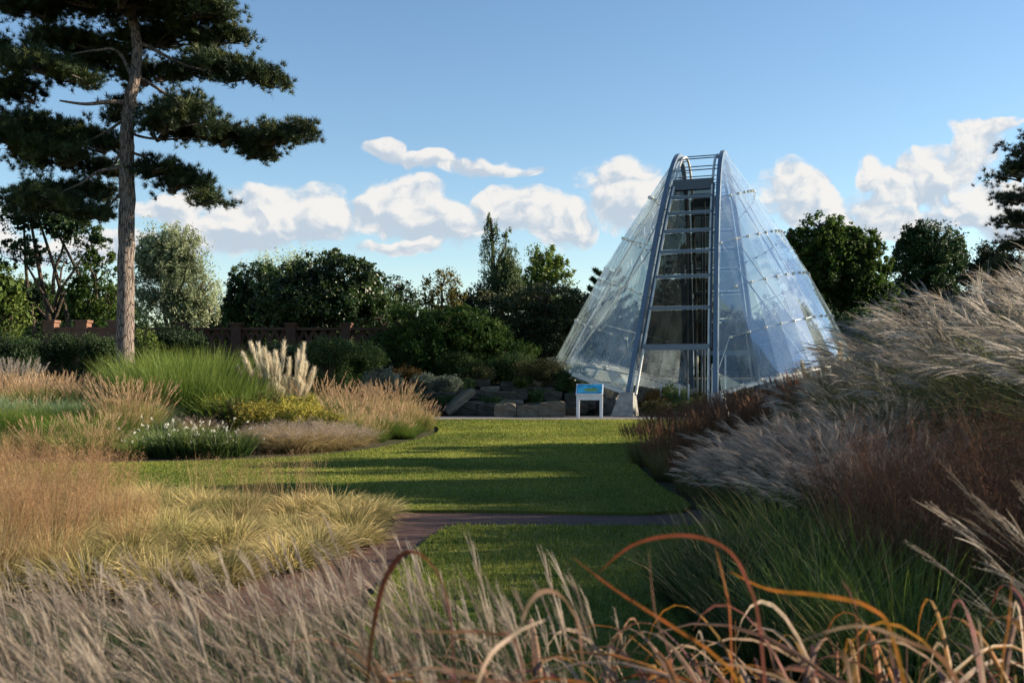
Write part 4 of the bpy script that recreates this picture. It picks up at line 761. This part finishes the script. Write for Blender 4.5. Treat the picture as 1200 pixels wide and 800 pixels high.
gp = [('foliage', blades_mesh('foliage', 'bgrass', 300, .4, 1.1, .012, (.05,.4), (.2,.9), 4)), ('flower_heads', head_mesh('flower_heads', 'plume', 60, .35, 1.9, 'spike', (.02,.3), (.05,.3), hl=.45, hairs=70, hw=.012, hlen=.10, spread=.4))]
for px, Y, lab in ((-8,31,'grey white plumed grass at the extreme left edge'),(18,30.6,'grey white plumed grass next to the tan drift'),(36,31.4,'shorter grey plumed grass in front of the clipped bush')):
    put('silver_plume_grass', lab, 'grass clump', X(px, Y), Y, gp, rs.uniform(0,6), .95 if px < 30 else .7)
moundG = [[('foliage', blades_mesh('foliage', 'ggrass', 1300, .45, .85, .009, (.05,.8), (.3,1.2), 4))] for _ in range(2)]
moundB = [[('foliage', blades_mesh('foliage', 'bgrass', 900, .45, .8, .010, (.05,.7), (.3,1.2), 4))] for _ in range(2)]
for i, (px, Y, s, k) in enumerate([(5,21,1.15,0),(32,21.3,1.0,0),(88,20.4,.95,0),(110,20.6,.9,0),(66,20.8,.75,0),(-20,20.5,1.1,0)]):
    put('mound_grass', 'bright fresh green grass mound at the front of the left border', 'grass clump', X(px, Y), Y, moundG[i%2], rs.uniform(0,6), s, 'bright green mounds at the lawn edge')
for i, (px, Y, s) in enumerate([(50,23.5,1),(75,23,1.1),(100,23.2,1.05),(125,23.6,1),(20,23.4,1.1),(-10,23.4,1.2),(60,22.2,.8),(165,24,1),(185,24,.9)]):
    put('mound_grass', 'blue green grass mound behind the bright green ones', 'grass clump', X(px, Y), Y, moundB[i%2], rs.uniform(0,6), s, 'blue green mounds in the left border')
# pampas
def pampas(label, px, Y, s, n):
    put('pampas_grass', label, 'grass clump', X(px, Y), Y, [('foliage', blades_mesh('foliage', 'mgrass', 700, .45, 1.5, .012, (.05,.6), (.5,1.7), 6)), ('plumes', head_mesh('plumes', 'pampas', n, .55, 2.05, 'pampas', (.01,.18), (.0,.22), hl=.72, hairs=380, hw=.010, hlen=.20, sw=.010, lv=.45, wind=(PI,.05)))], 0, s)
pampas('big clump of tall cream white pampas plumes in the left border', 328, 27.5, 1.02, 60)
pampas('small pampas clump with two cream plumes left of the big one', 302, 28, .92, 4)
fan = [('foliage', blades_mesh('foliage', 'mgrass', 420, .35, 1.2, .012, (.05,.6), (.4,1.3), 5)), ('plumes', head_mesh('plumes', 'spike', 34, .3, 1.75, 'spike', (.05,.75), (.05,.35), hl=.5, hairs=90, hw=.009, hlen=.07, spread=.3, lv=.3))]
for px, Y, s, lab in ((385,27,.95,'fan shaped grass with splayed tan plumes right of the pampas'),(418,26.8,.85,'fan shaped grass with splayed tan plumes nearest the rock garden'),(440,29,.8,'smaller fan shaped grass behind the straw grasses')):
    put('fan_grass', lab, 'grass clump', X(px, Y), Y, fan, rs.uniform(0,6), s)
# yellow shrubs, white flowers
def leafy(name, label, cat, px, Y, rx, ry, mat, size=.07, h=None, heads=None, group=None):
    x0 = X(px, Y); o = thing(name, label, cat, (x0, Y, g1(x0, Y)), 0, group); mb = MB(); leaf_lobes(mb, [(np.array([0,0,ry*.8]), np.array([rx,rx*.8,ry])), (np.array([rx*.4,0,ry*.7]), np.array([rx*.7,rx*.6,ry*.9])), (np.array([-rx*.4,0,ry*.75]), np.array([rx*.7,rx*.6,ry*.9]))], size, .14, .6, 18, aspect=.35); part('foliage', mb.mesh('foliage', MT[mat]), o)
    if heads:
        n, mt, hs = heads; hb = MB(); d = rdir(n); d[:,2] = np.abs(d[:,2])*.9+.1; C = d*np.array([rx*1.1,rx,ry*1.25])+[0,0,ry*.9]
        C[:,0] += rs.normal(0, .08, n); i = np.repeat(np.arange(n), 6); leaves(hb, C[i]+rs.normal(0, hs*.3, (len(i),3)), np.tile([0,0,1.], (len(i),1)), hs, rs.uniform(0,1,len(i)), .7); part('flowers', hb.mesh('flowers', MT[mt]), o)
        st = MB()
        for q in C[::2]: tube(st, [(q[0]*.7,q[1]*.7,q[2]*.5), tuple(q)], [.006,.004], 4, .3)
        part('stems', st.mesh('stems', MT['ggrass']), o)
for i, (px, Y, rx, ry) in enumerate([(270,24,.6,.5),(300,23.8,.6,.5),(330,23.8,.6,.5),(358,23.6,.55,.46),(383,23.2,.42,.42),(250,24.6,.5,.5),(315,24.8,.7,.62),(350,24.8,.6,.58)]):
    leafy('yellow_shrub', 'yellow leaved low shrub in the row below the pampas' if px < 370 else 'brightest lemon leaved shrub at the right end of the yellow row', 'shrub', px, Y, rx, ry, 'gold' if px > 345 or i % 3 else 'olive', .08, group='yellow leaved shrubs below the pampas' if px < 370 else None)
wf = [[('foliage', blades_mesh('foliage', 'shrubgreen', 420, .34, .62, .02, (.05,.6), (.2,1.2), 4)), ('flowers', head_mesh('flowers', 'white', 18, .36, .72, 'spike', (.05,.6), (.05,.4), hl=.05, hairs=14, hw=.018, hlen=.042, spread=1.2, sw=.005, lv=.55, stemc=-.2))] for _ in range(2)]
for i, (px, Y) in enumerate([(180,19.2),(203,19),(226,19.1),(250,19),(272,19.3),(192,20.2),(238,20.3)]):
    put('white_flowers', 'scraggly green plant dotted with white flower heads in the left border', 'plant', X(px, Y), Y, wf[i%2], rs.uniform(0,6), rs.uniform(.85,1.1), 'white flowered plants in the left border')
blond = [[('foliage', blades_mesh('foliage', 'tan_g', 1100, .35, .78, .006, (.2,.9), (.6,1.6), 5, c=(.15,.8))), ('flower_heads', head_mesh('flower_heads', 'pinkplume', 150, .35, .8, 'panicle', (.1,.8), (.3,.9), hl=.3, racemes=8, hairs=3, hw=.006, hlen=.03))] for _ in range(2)]
for i, (px, Y, s) in enumerate([(322,20.6,.9),(345,20.3,1),(370,20.6,.95),(392,21,.85),(308,21.2,.75),(412,22,.75)]):
    put('blond_mound_grass', 'soft blond drooping grass mound at the lawn edge', 'grass clump', X(px, Y), Y, blond[i%2], rs.uniform(0,6), s, 'soft blond mounds by the lawn')
for i, (px, Y, s) in enumerate([(400,24.5,1.0),(415,23.6,.9),(430,25,.95),(447,25.6,.9),(462,26.4,.85),(478,27,.8),(490,27.6,.75),(498,27.8,.7),(440,23.4,.7),(468,24.8,.65),(425,27,1),(455,28,1)]):
    put('feather_grass', 'straw feather grass in the drift tapering to the lawn corner', 'grass clump', X(px, Y), Y, spG[i%3], rs.uniform(0,6), s*rs.uniform(.7,1.05), 'straw feather grasses at the lawn corner')
for i, (px, Y, s, lab) in enumerate([(465,24.6,.55,'small bright green tuft among straw grasses near the lawn corner'),(440,23.2,.4,'tiny green tuft hugging the lawn edge'),(480,25.6,.45,'rounded green tuft closest to the lawn corner'),(478,24.4,.3,'smallest green tuft at the border edge')]):
    put('green_tuft', lab, 'grass clump', X(px, Y), Y, moundG[i%2], rs.uniform(0,6), s)

FZ = [(-13.5,18.2),(-9,18.1),(-5.6,18.9),(-4.0,20.6),(-3.3,23.5),(-2.9,27),(-3.4,31.5),(-8,33),(-16,33)]
fill = []
for _ in range(5000):
    x, y = rs.uniform(-16, -2.8), rs.uniform(18.2, 33)
    if (px_ := 600+x/y*1200) and not (235 < px_ < 405 and y < 26.5) and not (160 < px_ < 290 and y < 22) and len(fill) < 150 and inpoly(np.array([x]), np.array([y]), FZ)[0] and abs(x) < y*.53 and all((x-a)**2+(y-b)**2 > .62**2 for a, b in fill): fill.append((x, y))
KN = [('feather_grass', spG, 'loose straw feather grass among the mixed planting of the left border', .85), ('mound_grass', moundG, 'green grass mound among the mixed planting of the left border', .85), ('mound_grass', moundB, 'blue green grass tuft among the mixed planting of the left border', .9),
      ('reed_grass', leafG, 'broad bladed grass among the mixed planting of the left border', .62), ('blond_grass', blond, 'pale blond grass tuft among the mixed planting of the left border', .9)]
for i, (x, y) in enumerate(fill):
    px = 600+x/y*1200; k = int(rs.choice(5, p=[.2,.25,.2,.25,.1] if px < 300 else [.26,.24,.16,.14,.20])); nm, ms, lab, sc = KN[k]; lim = .75 if y < 22 else 1.0 if y < 26 else 1.25
    put(nm, lab, 'grass clump', x, y, ms[i%len(ms)], rs.uniform(0,6), sc*lim*rs.uniform(.7,1.1), nm.replace('_', ' ')+' filling the left border')
# right bank ------------------------------------------------------
mis = []
for k in range(4):
    mis.append([('foliage', blades_mesh('foliage', 'mgrass', 760, .55, 2.3, .016, (.03,.4), (.4,1.8), 7, wind=(WL,.35), crease=.2)), ('plumes', head_mesh('plumes', 'plume', 46, .5, 2.5, 'fan', (.02,.34), (.1,.5), wind=(WL,.80), hl=.44, lv=.14, racemes=18, hairs=5, hw=.007, hlen=.028, spread=.20, droop=.9))])
MP = [(6.6,9.4,1.08,'tallest silver plumed grass at the right edge'),(5.6,10.4,.98,''),(4.9,11.2,.86,''),(5.6,12.4,.95,''),(6.6,11.6,1.08,''),(4.3,12.2,.68,''),(7.6,12.6,1.12,''),(4.9,9.6,.80,''),(5.6,8.6,.84,''),(4.2,10.9,.58,''),(8.2,10.6,1.15,''),(6.3,13.8,1.0,''),(5.0,5.6,.86,''),(4.7,4.8,.92,''),(4.5,6.2,.9,''),(5.7,6.9,.9,''),(6.6,8.0,.96,''),(7.8,9.2,1.0,''),(7.0,5.4,1.0,'')]
for i, (x, y, s, lab) in enumerate(MP):
    put('plume_grass', lab or 'tall silver plumed grass leaning left on the right bank', 'grass clump', x, y, mis[i%4], rs.uniform(-.3,.3), s*.93, None if lab else 'silver plumed grasses on the right bank')
pen = []
for k in range(3):
    pen.append([('foliage', blades_mesh('foliage', 'dgrass', 1000, .45, .95, .008, (.05,.7), (.5,1.5), 5, wind=(WL,.2))), ('plumes', head_mesh('plumes', 'pinkplume', 110, .45, 1.08, 'fan', (.05,.5), (.2,.7), wind=(WL,.45), hl=.20, racemes=12, hairs=6, hw=.004, hlen=.025, spread=.25, droop=.8))])
for i, (x, y, s) in enumerate([(2.35,9.3,.98),(2.75,10.2,1.02),(3.3,10.9,1.05),(3.9,11.3,1.1),(2.5,8.5,.92),(3.1,9.5,1.05),(3.6,10.1,1.1),(4.3,10.3,1.05),(2.15,10.4,.85),(2.6,11.2,.95),(3.2,11.9,1.05),(3.0,8.4,.95)]):
    put('fountain_grass', 'shaded fountain grass with pinkish grey plumes edging the path at right', 'grass clump', x+.38*max(0, 3.4-x), y, pen[i%3], rs.uniform(-.4,.4), s, 'pinkish fountain grasses on the right')
brn = [[('foliage', blades_mesh('foliage', 'olive', 700, .45, .85, .009, (.05,.4), (.2,.9), 4)), ('flower_heads', head_mesh('flower_heads', 'brown', 190, .5, 1.2, 'spike', (.02,.3), (.05,.3), hl=.3, hairs=30, hw=.009, hlen=.06, spread=.3))] for _ in range(3)]
for i, (x, y, s) in enumerate([(2.3,17.2,.62),(2.9,18.4,.75),(3.3,17.2,.8),(3.9,19,.9),(4.3,17.4,1.0),(4.9,19.5,1.0),(5.2,17.8,1.08),(5.9,19.2,1.1),(3.6,20.6,.8),(4.6,21.6,.95),(5.6,22,1.05),(6.6,21,1.1),(2.5,16,.7),(2.35,13.0,.5),(2.7,14.0,.62),(2.9,12.9,.6),(2.3,14.9,.55),(2.45,12.2,.45),(3.4,13.6,.75),(3.3,15.4,.85),(4.2,15.4,1.0),(5.1,15.8,1.1),(6.1,16.8,1.15),(6.9,18.6,1.15),(7.6,22.5,1.1),(6.6,24,1.0),(7.8,26,.9)]):
    put('seed_grass', 'dark brown seed headed grass on the far side of the right bank', 'grass clump', x, y, brn[i%3], rs.uniform(0,6), s, 'brown seed headed grasses by the lawn')
fl = [[('foliage', blades_mesh('foliage', 'mgrass', 1000, .5, 1.5, .009, (.05,.6), (.5,1.5), 6, wind=(WL,.2))), ('plumes', head_mesh('plumes', 'spike', 120, .45, 1.6, 'fan', (.03,.4), (.2,.6), wind=(WL,.3), hl=.3, racemes=12, hairs=5, hw=.006, hlen=.03))] for _ in range(2)]
for i, (x, y, s) in enumerate([(5.0,14.4,.92),(5.7,15.2,1.0),(6.5,14.6,1.0),(4.7,13.2,.85),(7.2,15.8,1.1)]):
    put('arching_grass', 'rounded arching green grass between the glasshouse and silver plumes', 'grass clump', x, y, fl[i%2], rs.uniform(0,6), s, 'arching green grasses on the right bank')
for i, (px, Y, s, lab) in enumerate([(968,24,.80,'left small cream plume clump beside the right edge of the glass'),(988,23.5,.78,'middle small cream plume clump beside the right edge of the glass'),(1008,24,.74,'right small cream plume clump beside the dark evergreen')]):
    pampas(lab, px, Y, s*1.18, 9)
# reddish panicum
pan = [[('foliage', blades_mesh('foliage', 'olive', 520, .35, 1.0, .008, (.03,.4), (.2,.8), 5)), ('flower_heads', head_mesh('flower_heads', 'brown', 210, .38, 1.4, 'panicle', (.02,.3), (.02,.3), hl=.55, racemes=16, hairs=4, hw=.0045, hlen=.016, lv=.3, wind=(WL,.08)))] for _ in range(3)]
for i, (x, y, s) in enumerate([(2.75,6.4,.86),(2.7,5.2,.80),(3.2,5.7,.88),(3.6,6.6,.95),(2.5,6.9,.78),(3.1,7.4,.88),(3.9,7.6,.92),(4.2,6.0,.95),(2.35,5.8,.72),(4.6,7.2,.95)]):
    put('switch_grass', 'red brown airy switch grass in the right foreground bed', 'grass clump', x, y, pan[i%3], rs.uniform(0,6), s, 'red brown switch grasses at right')
dk = [[('foliage', blades_mesh('foliage', m_, 560, .35, 1.0, .009, (.05,.5), (.2,1.2), 6, crease=.2, lv=.45)), ('seed_stems', blades_mesh('seed_stems', 'tan_g', 46, .3, 1.15, .006, (.05,.5), (.3,1.4), 6, lv=.4, c=(.2,.7)))] for m_ in ('dgrass','ggrass')]
for i, (x, y, s) in enumerate([(1.25,5.9,.62),(1.6,5.3,.7),(1.7,6.4,.75),(2.05,5.9,.8),(1.3,5.0,.6),(1.9,4.9,.75),(1.5,7.0,.65),(2.0,7.4,.75),(1.15,6.7,.5),(1.65,4.3,.62),(2.2,4.1,.7)]):
    put('dark_grass', 'green tufted grass in deep shade at the path corner', 'grass clump', x, y, dk[i%2], rs.uniform(0,6), s, 'shaded green grasses in the right foreground')

# foreground silver plumes, lower left ----------------------------
fp = []
for k in range(4):
    fp.append([('foliage', blades_mesh('foliage', 'dgrass', 430, .27, .85, .008, (.05,.5), (.3,1.1), 6, wind=(WL,.35), crease=.2)), ('plumes', head_mesh('plumes', 'fplume', 33, .26, 1.22, 'fan', (.03,.3), (.05,.3), wind=(WL,.62), hl=.19, racemes=10, hairs=20, hw=.0032, hlen=.014, spread=.11, sw=.003, droop=.28, lv=.32))])
for i, (x, y, s) in enumerate([(-.15,3.0,.84),(-.45,3.3,.84),(-.75,3.0,.82),(-1.0,3.5,.79),(-.3,2.5,.88),(-1.25,2.9,.79),(-.75,2.4,.84),(-1.5,3.3,.76),(-1.1,2.2,.84),(.15,2.9,.78),(-1.7,2.7,.76),(.1,2.3,.86),(-.5,2.1,.88),(-.15,2.0,.88),(-.9,2.7,.82),(-.6,2.75,.84),(-1.35,2.45,.8),(-.05,2.7,.84),(-1.15,3.2,.78),(-1.5,3.0,.76),(-.6,3.5,.8),(-1.2,2.6,.8),(-.95,2.35,.82),(-2.0,3.2,.74),(-1.9,3.7,.74)]):
    put('silver_grass', 'silver brown plumed grass leaning left across the lower foreground', 'grass clump', x, y, fp[i%4], rs.uniform(-.3,.3), s*(.945+.03*max(x, -1.5)), 'plumed grasses across the foreground')
k = 0
for y0, xs in ((4.3, np.arange(-2.3, -.1, .36)), (4.9, np.arange(-2.7, -.3, .38)), (5.5, np.arange(-3.0, -.75, .40)), (6.0, np.arange(-3.2, -1.9, .42))):
    for x in xs:
        k += 1; put('silver_grass', 'low silver plumed grass filling between the foreground plumes and the brick path', 'grass clump', x+rs.normal(0,.08), y0+rs.normal(0,.1), fp[k%4], rs.uniform(-.35,.35), (.60 if y0 < 4.6 else .48 if y0 < 5.2 else .38 if y0 < 5.8 else .28)*rs.uniform(.85,1.08), 'low silver grasses before the brick path')
put('silver_grass', 'grey plumed grass leaning in from the lower right edge', 'grass clump', 2.2, 3.4, fp[1], .1, 1.0)
put('silver_grass', 'small upright plumed grass in the middle of the shaded near lawn edge', 'grass clump', .32, 3.1, fp[2], .3, .74)

# foreground autumn blades
au = [[('foliage', blades_mesh('foliage', 'autumn', 135, .20, 1.70, .023, (.1,.6), (1.9,2.9), 18, crease=.35, q=2.2, c=(0,.25), crand=.8, rollr=.9, wind=(0,.25)))] for _ in range(4)]
for i, (x, y, s) in enumerate([(.28,1.75,.88),(.55,1.6,.91),(.85,1.7,.93),(.5,2.0,.87),(.78,2.0,.89),(1.1,1.85,.93),(.68,1.8,.9),(.95,1.45,.95),(.35,1.45,.92),(.1,1.95,.86)]):
    put('autumn_grass', 'broad bladed grass turned orange and purple in the near foreground', 'grass clump', x, y, au[i%4], rs.uniform(0,6), s, 'orange bladed grasses in the near foreground')
def hero(label, x, y, blades):
    o = thing('autumn_grass', label, 'grass clump', (x, y, 0)); base = np.array([x, y, 0])
    for w, c0, c1, pl in blades:
        P = np.array([(X(a, Yd), Yd, Z(b, Yd)) for a, b, Yd in pl])-base; P = smoothpath(P, 5)[None]; mb = MB(); d = P[0,-1]-P[0,0]; az = np.array([math.atan2(d[1]+.3, d[0])]); n = P.shape[1]
        ribbon(mb, P, az+.5, np.array([w*.85]), np.array([.9]), None, c1, c0, crease=.3, bulge=2.5, base=.7); part('leaf_blade', mb.mesh('leaf_blade', MT['autumn'], True), o)
hero('orange bladed clump with one long yellow blade slanting down to the right', .5, 1.65, [
 (.014,.30,.55,[(905,1000,1.55),(870,815,1.6),(838,768,1.65),(790,735,1.7),(720,690,1.8),(668,650,1.85)]),
 (.013,.7,.95,[(700,1050,1.6),(682,770,1.6),(668,712,1.6),(645,692,1.62),(622,704,1.65),(606,745,1.7)]),
 (.012,.62,.5,[(910,1000,1.7),(892,750,1.7),(876,682,1.7),(850,642,1.72),(800,627,1.75),(742,638,1.8),(700,672,1.85)]),
 (.013,.5,.4,[(862,1000,1.8),(856,742,1.8),(850,690,1.8),(838,640,1.8)]),
 (.009,.5,.85,[(815,1000,1.55),(790,790,1.6),(768,720,1.65),(760,642,1.7)])])
hero('purple and tan bladed clump whose single blade arches high at lower middle', -.1, 1.7, [
 (.014,.68,.45,[(545,1050,1.75),(532,780,1.75),(522,695,1.75),(500,655,1.75),(474,648,1.75),(450,682,1.75),(436,745,1.75),(428,830,1.75)]),
 (.010,.55,.9,[(640,1000,1.6),(610,770,1.6),(575,742,1.65),(520,740,1.7),(470,738,1.8)]),
 (.012,.9,.98,[(520,1000,1.5),(560,800,1.5),(600,745,1.55),(650,722,1.6)])])
hero('orange bladed clump with arching blades towards the lower right corner', 1.0, 1.75, [
 (.014,.42,.38,[(1100,1000,1.6),(1050,760,1.65),(1020,712,1.7),(960,697,1.75),(900,690,1.8),(853,668,1.85)]),
 (.015,.40,.95,[(935,1000,1.45),(952,800,1.45),(972,768,1.45),(990,768,1.45),(1000,820,1.45)]),
 (.013,.7,.98,[(1180,1000,1.6),(1120,795,1.6),(1060,750,1.6),(1000,733,1.65),(935,752,1.7)]),
 (.013,.36,.45,[(1168,1000,1.6),(1174,790,1.6),(1182,730,1.6),(1186,668,1.6)]),
 (.012,.97,.99,[(1160,1000,1.8),(1152,780,1.8),(1146,722,1.8)]),
 (.012,.5,.7,[(1010,1000,1.7),(1005,745,1.7),(998,700,1.7),(985,678,1.72)])])

# tall hedge beyond the right edge of the picture: its shadow lies across the lawn
def shade_tree(name, label, x, y, h, r):
    o = thing(name, label, 'tree', (x, y, g1(x,y)-.05)); mb = MB(); leaf_lobes(mb, [(np.array([0,0,h*.5]), np.array([r,r,h*.5])), (np.array([.3*r,.4*r,h*.7]), np.array([r*.7,r*.7,h*.32])), (np.array([-.2*r,-.4*r,h*.35]), np.array([r*.8,r*.8,h*.35]))], .22, .5, .6, 22); part('crown', mb.mesh('crown', MT['dark']), o)
    tb = MB(); tube(tb, [(0,0,-.2),(0,0,h*.4),(0,0,h*.8)], [.2,.14,.05], 9); part('trunk', tb.mesh('trunk', MT['bark'], True), o)
for i, (x, y, h, r, lab) in enumerate([(13.0,15.2,6.6,1.9,'dark yew outside the right edge nearest the path'),(13.6,18.9,7.0,2.0,'dark yew outside the right edge in the middle of the row'),(14.4,22.4,6.6,1.9,'dark yew outside the right edge farthest along the row')]):
    shade_tree('yew_tree', lab, x, y, h, r)
